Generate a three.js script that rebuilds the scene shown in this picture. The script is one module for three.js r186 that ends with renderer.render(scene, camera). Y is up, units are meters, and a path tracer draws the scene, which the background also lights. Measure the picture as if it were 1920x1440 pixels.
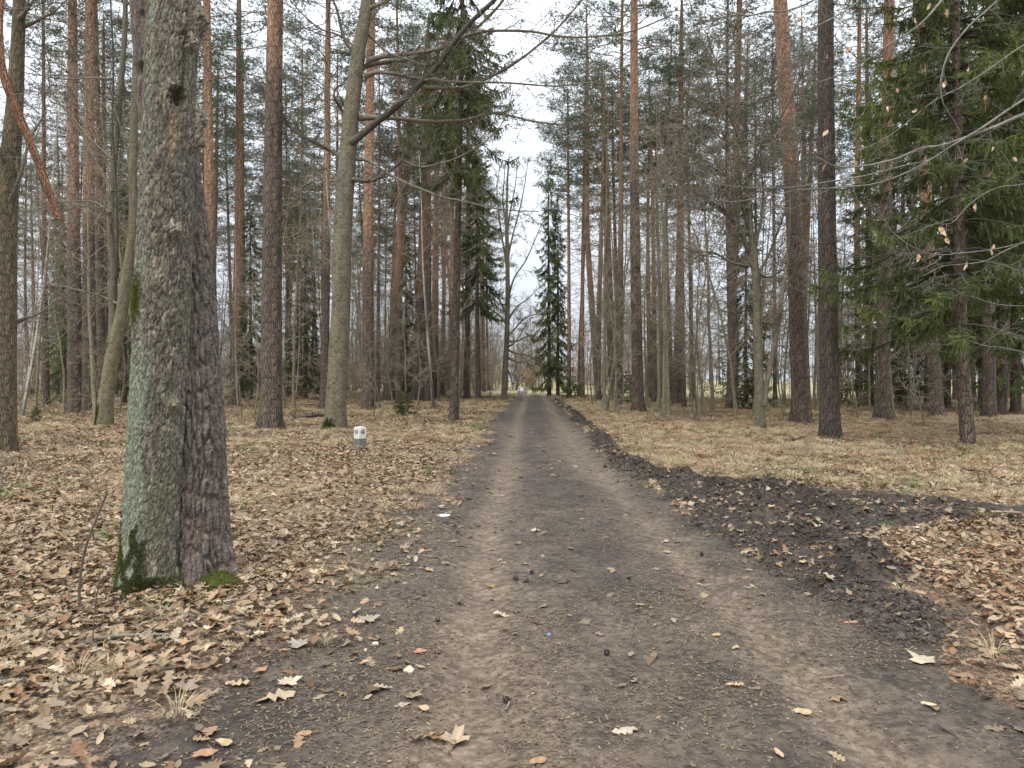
import * as THREE from 'three';
import { FontLoader } from 'three/addons/loaders/FontLoader.js';
import { TextGeometry } from 'three/addons/geometries/TextGeometry.js';

// ---------------------------------------------------------------- camera, sky, sun, exposure
const F = 1331, Y0 = 710, EYE = 1.5;                 // focal length and horizon row measured in the 1920 x 1440 photograph
const scene = new THREE.Scene();
const camera = new THREE.PerspectiveCamera(2 * Math.atan(720 / F) * 180 / Math.PI, 4 / 3, 0.05, 2000);
camera.position.set(0, EYE, 0);
camera.rotation.set(-Math.atan((720 - Y0) / F), 0, 0);
const renderer = new THREE.WebGLRenderer({ antialias: true });
renderer.toneMapping = THREE.LinearToneMapping;
renderer.toneMappingExposure = 1.5;
renderer.shadowMap.enabled = true;
{ // standard overcast sky: the zenith is about three times as bright as the horizon, the same all round
  const w = 256, h = 128, a = new Float32Array(w * h * 4), Lz = 1.66;
  for (let j = 0; j < h; j++) {
    const el = ((j + 0.5) / h - 0.5) * Math.PI, s = Math.max(0, Math.sin(el)), L = Lz * (1 + 2 * s) / 3;
    for (let i = 0; i < w; i++) {
      const th = i / w * Math.PI * 2, c = 1 + 0.03 * Math.sin(3 * th + 5 * el) + 0.02 * Math.sin(7 * th - 9 * el + 1.3);
      a.set([L * c * (0.9 + 0.05 * s), L * c * 0.985, L * c * (1.1 - 0.06 * s), 1], (j * w + i) * 4);
    }
  }
  const t = new THREE.DataTexture(a, w, h, THREE.RGBAFormat, THREE.FloatType);
  t.mapping = THREE.EquirectangularReflectionMapping; t.magFilter = THREE.LinearFilter; t.needsUpdate = true;
  scene.background = t; scene.environment = t;
}
const sun = new THREE.DirectionalLight(new THREE.Color(1, 0.95, 0.85), 1.5);
sun.position.set(-18, 60, 14); sun.target.position.set(0, 0, -20);
sun.castShadow = true; sun.shadow.radius = 60; sun.shadow.mapSize.set(2048, 2048);
Object.assign(sun.shadow.camera, { left: -80, right: 80, top: 80, bottom: -80, near: 1, far: 250 });
scene.add(sun, sun.target);

// ---------------------------------------------------------------- small helpers
const V = (x, y, z) => new THREE.Vector3(x, y, z);
const lerp = (a, b, t) => a + (b - a) * t, clamp = (x, a = 0, b = 1) => Math.min(b, Math.max(a, x));
const ss = (a, b, x) => { const t = clamp((x - a) / (b - a)); return t * t * (3 - 2 * t); };
function rng(seed) { let s = seed >>> 0; const f = () => { s = (s + 0x6D2B79F5) >>> 0; let t = Math.imul(s ^ (s >>> 15), 1 | s); t = (t + Math.imul(t ^ (t >>> 7), 61 | t)) ^ t; return ((t ^ (t >>> 14)) >>> 0) / 4294967296; }; f.r = (a, b) => a + (b - a) * f(); f.n = () => (f() + f() + f() - 1.5) / 0.75; f.pick = (a) => a[Math.floor(f() * a.length)]; return f; }
function hash(x, y, z) { let h = Math.imul(x, 374761393) ^ Math.imul(y, 668265263) ^ Math.imul(z, 2147483629 % 1274126177); h = Math.imul(h ^ (h >>> 13), 1274126177); h ^= h >>> 16; h = Math.imul(h, 2246822519); return ((h ^ (h >>> 15)) >>> 0) / 4294967296; }
const fade = (t) => t * t * (3 - 2 * t), mod = (a, n) => n ? ((a % n) + n) % n : a;
function vn(x, y, z = 0, px = 0, py = 0) { // value noise, periodic in x and y when a period is given
  const X = Math.floor(x), Y = Math.floor(y), Z = Math.floor(z), u = fade(x - X), v = fade(y - Y), w = fade(z - Z);
  const h = (i, j, k) => hash(mod(X + i, px), mod(Y + j, py), Z + k);
  const l = (k) => lerp(lerp(h(0, 0, k), h(1, 0, k), u), lerp(h(0, 1, k), h(1, 1, k), u), v);
  return w === 0 ? l(0) : lerp(l(0), l(1), w);
}
function fbm(x, y, o = 4, z = 0, px = 0, py = 0) { let s = 0, a = 0.5, t = 0; for (let i = 0; i < o; i++) { s += a * vn(x, y, z + i * 17, px, py); t += a; a *= 0.5; x *= 2; y *= 2; px *= 2; py *= 2; } return s / t; }
function voronoi(x, y, px = 0, py = 0, seed = 0) { // [F1, F2, cell value]
  const X = Math.floor(x), Y = Math.floor(y); let a = 9, b = 9, id = 0;
  for (let j = -1; j < 2; j++) for (let i = -1; i < 2; i++) {
    const cx = mod(X + i, px), cy = mod(Y + j, py), dx = X + i + hash(cx, cy, seed + 1) - x, dy = Y + j + hash(cx, cy, seed + 2) - y, d = Math.hypot(dx, dy);
    if (d < a) { b = a; a = d; id = hash(cx, cy, seed + 3); } else if (d < b) b = d;
  }
  return [a, b, id];
}
const table = (rows) => (x) => { if (x <= rows[0][0]) return rows[0][1]; for (let i = 1; i < rows.length; i++) if (x <= rows[i][0]) return lerp(rows[i - 1][1], rows[i][1], (x - rows[i - 1][0]) / (rows[i][0] - rows[i - 1][0])); return rows[rows.length - 1][1]; };
const dOf = (py) => EYE * F / (py - Y0);             // distance of a point of flat ground from its row in the photograph
const at = (px, py, d) => V((px - 960) / F * d, EYE + (Y0 - py) / F * d, -d);
const groundAt = (px, py) => at(px, py, dOf(py));

// collects triangles for one mesh
class Geo {
  constructor() { this.p = []; this.n = []; this.u = []; this.c = []; this.i = []; }
  vert(x, y, z, nx, ny, nz, u, v, c) { this.p.push(x, y, z); this.n.push(nx, ny, nz); this.u.push(u, v); this.c.push(c[0], c[1], c[2]); return this.p.length / 3 - 1; }
  tri(a, b, c, col) {
    const ux = b.x - a.x, uy = b.y - a.y, uz = b.z - a.z, vx = c.x - a.x, vy = c.y - a.y, vz = c.z - a.z;
    let nx = uy * vz - uz * vy, ny = uz * vx - ux * vz, nz = ux * vy - uy * vx; const l = Math.hypot(nx, ny, nz) || 1; nx /= l; ny /= l; nz /= l;
    const k = this.vert(a.x, a.y, a.z, nx, ny, nz, 0, 0, col); this.vert(b.x, b.y, b.z, nx, ny, nz, 1, 0, col); this.vert(c.x, c.y, c.z, nx, ny, nz, 0.5, 1, col); this.i.push(k, k + 1, k + 2);
  }
  blade(a, dir, len, wid, side, col) { // thin pointed blade
    const hx = side.x * wid / 2, hy = side.y * wid / 2, hz = side.z * wid / 2;
    this.tri({ x: a.x - hx, y: a.y - hy, z: a.z - hz }, { x: a.x + hx, y: a.y + hy, z: a.z + hz }, { x: a.x + dir.x * len, y: a.y + dir.y * len, z: a.z + dir.z * len }, col);
  }
  build() {
    const g = new THREE.BufferGeometry();
    g.setAttribute('position', new THREE.BufferAttribute(new Float32Array(this.p), 3)); g.setAttribute('normal', new THREE.BufferAttribute(new Float32Array(this.n), 3));
    g.setAttribute('uv', new THREE.BufferAttribute(new Float32Array(this.u), 2)); g.setAttribute('color', new THREE.BufferAttribute(new Float32Array(this.c), 3));
    g.setIndex(this.i); return g;
  }
}
const white = [1, 1, 1], tint3 = (c, k) => [c[0] * k, c[1] * k, c[2] * k];
// tube along points with radii; opts: seg, tile (metres of bark per repeat), color(h01, angle, point), shape(angle, i, point) = extra radius
function tube(G, pts, rad, o = {}) {
  const seg = o.seg || 8, n = pts.length, tile = o.tile || [0.8, 1.6], T = V(), N = V(1, 0, 0), B = V(), prev = V(); let len = 0;
  const wraps = Math.max(1, Math.round(2 * Math.PI * rad[0] / tile[0])), first = G.p.length / 3;
  for (let i = 0; i < n; i++) {
    T.subVectors(pts[Math.min(n - 1, i + 1)], pts[Math.max(0, i - 1)]).normalize();
    if (i === 0) { N.set(1, 0, 0); if (Math.abs(T.x) > 0.9) N.set(0, 0, 1); } else len += pts[i].distanceTo(prev);
    prev.copy(pts[i]); N.addScaledVector(T, -N.dot(T)).normalize(); B.crossVectors(T, N);
    for (let k = 0; k <= seg; k++) {
      const a = k / seg * 2 * Math.PI, c = Math.cos(a), s = Math.sin(a), nx = N.x * c + B.x * s, ny = N.y * c + B.y * s, nz = N.z * c + B.z * s;
      const r = rad[i] + (o.shape ? o.shape(k === seg ? 0 : a, i, pts[i], len) : 0);
      G.vert(pts[i].x + nx * r, pts[i].y + ny * r, pts[i].z + nz * r, nx, ny, nz, k / seg * wraps, len / tile[1], o.color ? o.color(i / (n - 1), k === seg ? 0 : a, pts[i], len) : white);
    }
  }
  for (let i = 0; i < n - 1; i++) for (let k = 0; k < seg; k++) { const a = first + i * (seg + 1) + k, b = a + 1, c = a + seg + 1, d = c + 1; G.i.push(a, b, c, b, d, c); }
  if (o.cap) { const e = pts[n - 1], k = G.vert(e.x, e.y, e.z, T.x, T.y, T.z, 0, 0, o.capColor || white); for (let j = 0; j < seg; j++) { const a = first + (n - 1) * (seg + 1) + j; G.i.push(a, a + 1, k); } }
}
function smooth(points, n) { return new THREE.CatmullRomCurve3(points, false, 'centripetal').getPoints(n); }
const taper = (n, a, b, p = 1) => Array.from({ length: n }, (_, i) => lerp(a, b, Math.pow(i / (n - 1), p)));

function tex(w, h, fn, srgb = true) { // fn(u, v) -> [r, g, b] in 0..1, must tile
  const a = new Uint8Array(w * h * 4);
  for (let j = 0; j < h; j++) for (let i = 0; i < w; i++) { const c = fn((i + 0.5) / w, (j + 0.5) / h), k = (j * w + i) * 4; a[k] = clamp(c[0]) * 255; a[k + 1] = clamp(c[1]) * 255; a[k + 2] = clamp(c[2]) * 255; a[k + 3] = 255; }
  const t = new THREE.DataTexture(a, w, h, THREE.RGBAFormat); t.wrapS = t.wrapT = THREE.RepeatWrapping; t.magFilter = THREE.LinearFilter; t.minFilter = THREE.LinearMipmapLinearFilter; t.generateMipmaps = true;
  if (srgb) t.colorSpace = THREE.SRGBColorSpace; t.needsUpdate = true; return t;
}
function twin(w, h, fn, rough) { // colour and bump maps of one function returning [r, g, b, height]
  const c = tex(w, h, fn), b = tex(w, h, (u, v) => { const q = fn(u, v)[3]; return [q, q, q]; }, false); return { c, b };
}
function mat(o) { return new THREE.MeshStandardMaterial({ roughness: 0.95, metalness: 0, vertexColors: true, ...o }); }

// ---------------------------------------------------------------- materials
const pineTex = twin(384, 768, (u, v) => { // long plates parted by fissures
  const wx = (fbm(u * 6, v * 6, 3, 0, 6, 6) - 0.5) * 1.1, wy = (fbm(u * 6, v * 6, 3, 40, 6, 6) - 0.5) * 0.8;
  const [a, b, id] = voronoi(u * 15 + wx * 1.5, v * 7 + wy * 1.5, 15, 7), f = ss(0.02, 0.3, b - a), g = fbm(u * 60, v * 40, 3, 9, 60, 40), k = (0.6 + 0.13 * (id - 0.5) + 0.34 * (g - 0.5)) * lerp(0.74, 1.08, f);
  return [k * (1.02 + 0.05 * id), k, k * (0.98 - 0.06 * id), 0.2 + 0.6 * f * (0.8 + 0.4 * id) + 0.25 * (g - 0.5)];
});
const smoothTex = twin(256, 512, (u, v) => { // thin smooth bark with short cross marks
  const g = fbm(u * 8, v * 16, 4, 3, 8, 16), l = fbm(u * 14, v * 90, 2, 7, 14, 90), q = ss(0.62, 0.72, fbm(u * 10, v * 60, 2, 21, 10, 60)), k = 0.64 + 0.26 * (g - 0.5) + 0.3 * (l - 0.5) - 0.13 * q;
  return [k, k, k * 0.98, 0.5 + 0.5 * (g - 0.5) + 0.4 * (l - 0.5) - 0.3 * q];
});
const fineTex = twin(512, 512, (u, v) => { const g = fbm(u * 70, v * 40, 3, 5, 70, 40), l = fbm(u * 20, v * 8, 3, 8, 20, 8), k = 0.7 + 0.55 * (g - 0.5) + 0.3 * (l - 0.5); return [k, k, k, 0.5 + (g - 0.5)]; });
const soilTex = twin(1024, 1024, (u, v) => {
  const g = fbm(u * 40, v * 40, 4, 2, 40, 40), c = fbm(u * 7, v * 7, 3, 6, 7, 7), [a, , id] = voronoi(u * 130, v * 130, 130, 130), chip = id > 0.82 && a < 0.33 ? 0.35 * (id - 0.7) / 0.3 : 0;
  const k = 0.62 + 0.5 * (g - 0.5) + 0.26 * (c - 0.5) + chip; return [k * 1.01, k, k * 0.97, 0.4 + 0.8 * (g - 0.5) + chip];
});
const litterTex = twin(1024, 1024, (u, v) => { // rotted leaf crumbs under the loose leaves
  const g0 = (p, q) => 1.4 * fbm(p * 60, q * 60, 2, 77, 60, 60), wx = fbm(u * 9, v * 9, 2, 1, 9, 9), [a, b, id] = voronoi(u * 46 + 2.5 * wx + g0(u, v), v * 46 - 2.5 * wx, 46, 46), [, , id2] = voronoi(u * 110, v * 110, 110, 110, 9), g = fbm(u * 50, v * 50, 3, 3, 50, 50);
  const k = 0.58 + 0.24 * (id - 0.5) + 0.3 * (id2 - 0.5) + 0.55 * (g - 0.5); return [k * 1.03, k * (0.96 + 0.05 * id2), k * (0.9 + 0.12 * id2), 0.4 + 0.3 * id + 0.2 * id2 + 0.4 * (g - 0.5)];
});
const M = {
  pine: mat({ map: pineTex.c, bumpMap: pineTex.b, bumpScale: 0.03 }),
  smooth: mat({ map: smoothTex.c, bumpMap: smoothTex.b, bumpScale: 0.006 }),
  fine: mat({ map: fineTex.c, bumpMap: fineTex.b, bumpScale: 0.004 }),
  twig: mat({}), needle: new THREE.MeshPhysicalMaterial({ roughness: 0.9, vertexColors: true, transmission: 0.42, thickness: 0, side: THREE.DoubleSide, specularIntensity: 0.25 }),
  soil: mat({ map: soilTex.c, bumpMap: soilTex.b, bumpScale: 0.012 }), litter: mat({ map: litterTex.c, bumpMap: litterTex.b, bumpScale: 0.02 }),
  leaf: mat({ side: THREE.DoubleSide, roughness: 0.8 }), inst: new THREE.MeshStandardMaterial({ roughness: 0.85, side: THREE.DoubleSide }),
  grass: mat({ side: THREE.DoubleSide, roughness: 0.9 }), moss: mat({ side: THREE.DoubleSide, roughness: 1 }),
};

// ---------------------------------------------------------------- naming
const taken = {};
function numbered(n) { const k = taken[n] = (taken[n] ?? -1) + 1; return k ? `${n}_${String(k).padStart(3, '0')}` : n; }
function mesh(name, g, m, parent, kind) {
  const o = new THREE.Mesh(g, m); o.name = name; o.castShadow = o.receiveShadow = true; if (kind) o.userData.kind = kind; parent.add(o); return o;
}
function thing(name, label, category, pos = V(0, 0, 0), group, turn = 0) {
  const o = new THREE.Group(); o.name = numbered(name); o.position.copy(pos); o.rotation.y = turn; o.userData = { label, category }; if (group) o.userData.group = group; scene.add(o); return o;
}

// ---------------------------------------------------------------- the ground
const edgeL = table([[0, -1.9], [2.7, -1.45], [4, -1.05], [6.9, -0.8], [14, -0.74], [30, -0.58], [44, -0.1], [71, 1.0], [90, 1.6]]);
const edgeR = table([[0, 2.2], [2.7, 2.25], [4, 2.25], [6.9, 1.95], [14, 1.85], [30, 2.35], [50, 2.9], [71, 3.5], [90, 4.2]]);
const rutL = table([[0, -0.2], [2.8, -0.16], [6.9, -0.27], [14, -0.05], [30, 0.3], [71, 1.6]]);
const rutR = table([[0, 1.5], [2.8, 1.5], [6.9, 1.42], [14, 1.35], [30, 1.75], [71, 3.1]]);
const poly = (pts) => pts.map(([x, y]) => { const q = groundAt(x, y); return [q.x, -q.z]; });
function inside(P, x, d) { let k = false; for (let i = 0, j = P.length - 1; i < P.length; j = i++) if ((P[i][1] > d) !== (P[j][1] > d) && x < (P[j][0] - P[i][0]) * (d - P[i][1]) / (P[j][1] - P[i][1]) + P[i][0]) k = !k; return k; }
function nearPoly(P, x, d) { let m = 99; for (let i = 0, j = P.length - 1; i < P.length; j = i++) { const ax = P[j][0], ay = P[j][1], bx = P[i][0] - ax, by = P[i][1] - ay, t = clamp(((x - ax) * bx + (d - ay) * by) / (bx * bx + by * by)); m = Math.min(m, Math.hypot(x - ax - bx * t, d - ay - by * t)); } return inside(P, x, d) ? m : -m; }
const mudPoly = poly([[1190, 872], [1330, 898], [1480, 912], [1700, 930], [1920, 955], [2300, 985], [2300, 1015], [1920, 1003], [1690, 998], [1620, 1020], [1680, 1085], [1760, 1185], [1680, 1200], [1585, 1140], [1430, 1060], [1310, 985], [1240, 930]]);
const leafPoly = poly([[1660, 1012], [1690, 1000], [1920, 1006], [2400, 1030], [2400, 1440], [2030, 1440], [1910, 1285], [1770, 1155], [1690, 1080], [1625, 1030]]);
const mounds = [[1475, 950, 0.22, 0.5], [1540, 975, 0.15, 0.4], [1580, 995, 0.12, 0.35], [1620, 1080, 0.11, 0.3], [1650, 1095, 0.08, 0.22], [1410, 935, 0.1, 0.35], [1290, 912, 0.13, 0.4], [1350, 925, 0.09, 0.4], [1780, 995, 0.08, 0.4], [1860, 1000, 0.07, 0.4], [1230, 905, 0.1, 0.3], [1190, 880, 0.08, 0.3], [1500, 1010, 0.07, 0.3], [1700, 1150, 0.05, 0.25]].map(([x, y, h, r]) => { const q = groundAt(x, y); return [q.x, -q.z, h, r]; });
function berm(x, d) { // ridge of thrown-up soil along the right edge
  const w = 0.17 + 0.12 * vn(d * 0.7, 5), c = edgeR(d) + 0.22 + 0.25 * (vn(d * 0.35, 3) - 0.5); return ss(9, 12, d) * Math.exp(-(((x - c) / w) ** 2)) * clamp(0.12 + 1.0 * vn(d * 0.8, 9) * (0.6 + 0.8 * vn(x * 5, d * 3, 8))) * (1 - ss(40, 60, d));
}
function zone(x, d) {
  const e = (fbm(x * 1.7 + 40, d * 1.7, 4) - 0.5), L = edgeL(d) + e * 1.15, R = edgeR(d) + e * 0.5;
  const road = ss(L - 0.12, L + 0.12, x) * (1 - ss(R - 0.1, R + 0.1, x)) * (1 - ss(78, 80, d));
  const pm = d < 16 && x > 0.5 ? nearPoly(mudPoly, x, d) + e * 0.5 : -1, pl = d < 8 && x > 1 ? nearPoly(leafPoly, x, d) + e * 0.5 : -1;
  const mud = Math.max(ss(-0.15, 0.2, pm) * (1 - ss(0, 0.25, pl)), clamp(berm(x, d) * 2 * (0.4 + 1.2 * fbm(x * 4, d * 2, 3, 74))));
  return { road, mud: Math.max(0, mud), pile: ss(0, 0.2, pl), L, R, e };
}
function height(x, d) {
  let h = 0.1 * (fbm(x * 0.25, d * 0.25, 3, 50) - 0.5) * ss(4, 14, Math.abs(x - 0.6)) + 0.03 * (fbm(x * 1.3, d * 1.3, 3, 51) - 0.5);
  if (d > 90 || d < 0) return h;
  const z = zone(x, d), rut = (c) => Math.exp(-(((x - c(d)) / 0.2) ** 2));
  h += 0.03 * (1 - z.road) - 0.05 * z.road * (rut(rutL) + rut(rutR)) + z.road * 0.012 * (fbm(x * 9, d * 5, 3, 60) - 0.5);
  if (z.mud > 0) h += z.mud * (0.15 * (fbm(x * 3.4, d * 3.4, 3, 70) - 0.5) + 0.14 * (fbm(x * 9, d * 9, 4, 71) - 0.55));
  h += 0.1 * berm(x, d) * (0.6 + 0.8 * fbm(x * 6, d * 6, 3, 72));
  if (d < 16) for (const [mx, md, mh, mr] of mounds) { const q = ((x - mx) ** 2 + (d - md) ** 2) / (mr * mr); if (q < 5) h += 1.1 * mh * Math.exp(-q) * (1.9 * fbm(x * 7, d * 7, 4, 73) - 0.05); }
  if (z.pile > 0) h += 0.05 * z.pile;
  return h;
}
const fieldFrom = (x) => x > 9 ? 53 + 3 * Math.sin(x * 0.2) : x > 4 ? 60 : x > -2 ? 71 : 400; // where the wood ends and the meadow begins
function soilTint(x, d, z) {
  const rut = (c, w) => Math.exp(-(((x - c(d)) / w) ** 2)), g = fbm(x * 0.9, d * 0.35, 4, 80), p = fbm(x * 5, d * 3, 4, 81);
  let k = 0.1 + 0.07 * (g - 0.5) + 0.11 * (p - 0.5); const dry = clamp((rut(rutL, 0.2) + 0.9 * rut(rutR, 0.27)) * (0.75 + 0.5 * vn(x * 2, d * 0.6, 4)) + 0.45 * ss(0.42, 0.66, fbm(x * 0.6, d * 0.13, 3, 83)));
  const mid = 1 - 0.22 * Math.exp(-(((x - (rutL(d) + rutR(d)) / 2) / 0.42) ** 2)) * (0.5 + p); k *= mid; let c = [k * 1.16, k * 0.92, k * 0.74]; c = c.map((q, i) => lerp(q, [0.245, 0.188, 0.142][i] * (0.88 + 0.3 * (p - 0.3)), dry * 0.95));
  const m = clamp(z.mud + 0.3 * ss(-0.7, 0.1, x - z.R) * (1 - ss(15, 25, d))); return c.map((q, i) => lerp(q, [0.068, 0.053, 0.042][i] * (0.4 + 1.2 * p), m));
}
function floorTint(x, d, z) {
  const g = fbm(x * 0.3 + 9, d * 0.3, 4, 90), p = fbm(x * 2.2, d * 2.2, 4, 91), q = fbm(x * 0.8, d * 0.8, 3, 92);
  let c = [0.27, 0.19, 0.12].map((b, i) => lerp(b, [0.36, 0.29, 0.17][i], ss(0.4, 0.62, g))), far = ss(0.35, 0.6, fbm(x * 0.5, d * 0.5, 3, 94));
  c = c.map((b, i) => lerp(b * 0.8, [0.42, 0.325, 0.2][i], far * 0.75) * (0.65 + 0.7 * p));
  const gr = ss(0.6, 0.75, q) * 0.6; c = c.map((b, i) => lerp(b, [0.13, 0.17, 0.06][i], gr * (x < 0 ? 0.5 : 0.55)));
  const rust = ss(0.56, 0.68, fbm(x * 0.5 + 70, d * 0.5, 3, 93)) * (x > 2 ? 0.6 * ss(8, 10, d) : 0.25); c = c.map((b, i) => lerp(b, [0.3, 0.155, 0.08][i], rust));
  const bare = (0.35 + 1.3 * fbm(x * 4, d * 4, 3, 96)) * Math.exp(-Math.max(0, z.L - x) / 0.5) * (x < z.L + 0.5 ? 0.75 : 0); return c.map((b, i) => lerp(b, [0.12, 0.1, 0.085][i], clamp(bare)));
}
{
  const xs = [], zs = []; let s;
  for (let x = -2.6; x < 5.4; x += 0.04) xs.push(x);
  for (s = 0.05; xs[0] > -260; s *= 1.07) xs.unshift(xs[0] - s); for (s = 0.05; xs[xs.length - 1] < 260; s *= 1.07) xs.push(xs[xs.length - 1] + s);
  for (let d = 2; d < 12; d += 0.04) zs.push(d);
  for (s = 0.05; zs[zs.length - 1] < 420; s *= 1.022) zs.push(zs[zs.length - 1] + s); for (s = 0.1; zs[0] > -60; s *= 1.25) zs.unshift(zs[0] - s);
  const nx = xs.length, part = { road: new Geo(), floor: new Geo(), mud: new Geo(), field: new Geo() }, H = [], Z = [], map = {};
  for (const d of zs) for (const x of xs) { H.push(height(x, d)); Z.push(zone(x, Math.max(0, d))); }
  for (const k in part) map[k] = new Int32Array(xs.length * zs.length).fill(-1);
  const put = (k, i, j) => {
    const q = j * nx + i; if (map[k][q] >= 0) return map[k][q];
    const x = xs[i], d = zs[j], i0 = Math.max(0, i - 1), i1 = Math.min(nx - 1, i + 1), j0 = Math.max(0, j - 1), j1 = Math.min(zs.length - 1, j + 1);
    const n = V(-(H[j * nx + i1] - H[j * nx + i0]) / (xs[i1] - xs[i0]), 1, (H[j1 * nx + i] - H[j0 * nx + i]) / (zs[j1] - zs[j0])).normalize();
    const c = k === 'floor' ? floorTint(x, d, Z[q]) : k === 'field' ? [0.5, 0.48, 0.25].map((b) => b * (0.75 + 0.5 * fbm(x * 0.4, d * 0.2, 3, 95))) : soilTint(x, d, Z[q]);
    return map[k][q] = part[k].vert(x, H[q], -d, n.x, n.y, n.z, x / 1.3, d / 1.3, c.map((b) => b * 1.75));
  };
  for (let j = 0; j < zs.length - 1; j++) for (let i = 0; i < nx - 1; i++) {
    const q = j * nx + i, z = Z[q], x = xs[i], d = zs[j], k = d > fieldFrom(x) ? 'field' : z.mud > 0.4 ? 'mud' : z.road > 0.5 ? 'road' : 'floor';
    const a = put(k, i, j), b = put(k, i + 1, j), c = put(k, i, j + 1), e = put(k, i + 1, j + 1); part[k].i.push(a, b, c, b, e, c);
  }
  const S = (name, g, m, label) => { const o = mesh(name, g.build(), m, scene, 'structure'); o.userData.label = label; };
  S('dirt_road', part.road, M.soil, 'straight brown dirt road with two pale wheel ruts'); S('forest_floor', part.floor, M.litter, 'forest floor under fallen leaves and dry grass');
  S('bare_soil', part.mud, M.soil, 'churned black soil along the right edge of the road'); S('meadow', part.field, M.litter, 'pale sunlit meadow beyond the wood');
}
const ground = (x, d) => height(x, d);
const onGround = (px, py, dy = 0) => { const q = groundAt(px, py); q.y = ground(q.x, -q.z) + dy; return q; };

// ---------------------------------------------------------------- leaves, grass and crumbs on the ground
function leafGeo(kind, curl, seed, tint = white) {
  const R = rng(seed), G = new Geo(), out = [];
  if (kind === 'beech') [[-0.5, 0], [-0.36, 0.13], [-0.16, 0.235], [0.06, 0.25], [0.26, 0.16], [0.4, 0.07], [0.52, 0]].forEach((q) => out.push([q[0], q[1] ? q[1] * R.r(0.85, 1.15) : 0]));
  if (kind === 'oak') [[-0.5, 0.02], [-0.3, 0.16], [-0.2, 0.09], [-0.08, 0.26], [0.02, 0.12], [0.16, 0.3], [0.24, 0.14], [0.38, 0.2], [0.5, 0]].forEach((q) => out.push(q));
  if (kind === 'maple') [[-0.42, 0.03], [-0.4, 0.22], [-0.2, 0.2], [-0.15, 0.5], [-0.02, 0.34], [0.08, 0.42], [0.06, 0.2], [0.3, 0.2], [0.26, 0.1], [0.5, 0]].forEach((q) => out.push(q));
  const wob = out.map(() => R.r(-0.08, 0.08)), wob2 = out.map(() => R.r(-0.06, 0.1)), pt = (i, sgn) => {
    const [x, y] = out[i], w = y * sgn, q = sgn > 0 ? wob[i] : wob2[i], b = curl * (w * w * 1.6 + x * x * 0.5) + q * (Math.abs(w) > 0.05 ? 0.9 : 0.2) + 0.25 * curl * x * (x > 0 ? x : -0.4 * x) + (sgn ? 0.12 * Math.abs(w) : 0); return V(x, b, w);
  };
  for (const s of [-1, 1]) for (let i = 0; i < out.length - 1; i++) {
    const a = pt(i, 0), b = pt(i + 1, 0), c = pt(i, s), d = pt(i + 1, s), k = tint3(tint, R.r(0.78, 1.08));
    if (out[i][1] > 0.005) G.tri(a, c, b, k); if (out[i + 1][1] > 0.005) G.tri(c, d, b, k);
  }
  return G.build();
}
const stalk = (G, tint) => G;
const leafKinds = [['beech', 0.8, 1], ['beech', -0.7, 2], ['beech', 2.0, 3], ['oak', 0.35, 4], ['oak', -0.4, 5], ['maple', 0.3, 6], ['maple', -0.35, 7]];
const leafGeos = leafKinds.map(([k, c, s]) => leafGeo(k, c, s));
const leafTone = (R, warm = 0.5) => { // dry leaf colours
  const t = R(), a = t < 0.14 ? [0.29, 0.165, 0.092] : t < 0.42 ? [0.43, 0.3, 0.185] : t < 0.72 ? [0.5, 0.385, 0.255] : t < 0.9 ? [0.36, 0.285, 0.205] : [0.6, 0.505, 0.37], k = R.r(0.45, 0.92);
  return a.map((q, i) => q * k * [lerp(1.0, 1.08, warm), 1.0, 0.95][i]);
};
function stuff(name, label, category) { const o = thing(name, label, category); o.userData.kind = 'stuff'; return o; }
function scatter(name, geo, m, list, parent) { // list of [position, quaternion, scale vector, colour]
  const o = new THREE.InstancedMesh(geo, m, list.length), X = new THREE.Matrix4(), C = new THREE.Color();
  list.forEach(([p, q, s, c], i) => { X.compose(p, q, s); o.setMatrixAt(i, X); C.setRGB(c[0], c[1], c[2]); o.setColorAt(i, C); });
  o.name = name; o.castShadow = o.receiveShadow = true; o.userData.kind = 'stuff'; parent.add(o);
}
const Q = (R, tilt) => new THREE.Quaternion().setFromEuler(new THREE.Euler(R.n() * tilt, R() * 6.283, R.n() * tilt, 'YXZ'));
function leafCover(x, d, z) { // share of the full leaf cover at a place
  if (z.pile > 0) return 2.4 * z.pile;
  if (z.road > 0.5) return 0.006 + 0.03 * ss(0.5, 0.65, fbm(x * 1.5, d * 1.1, 3, 36)) + 0.13 * Math.exp(-Math.max(0, x - z.L) / 0.26) + 0.02 * Math.exp(-Math.max(0, z.R - x) / 0.3);
  if (z.mud > 0.35) return 0.09 + 0.22 * ss(0.5, 0.6, fbm(x * 2, d * 2, 2, 33));
  const k = 0.45 + 0.9 * ss(0.35, 0.6, fbm(x * 0.7, d * 0.7, 3, 34));
  if (x < 0.6) return k * (0.12 + 0.88 * ss(0.05, 1.1, z.L - x));
  return k * lerp(0.22, 0.55, ss(0.42, 0.6, fbm(x * 0.35, d * 0.35, 2, 35)));
}
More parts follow.
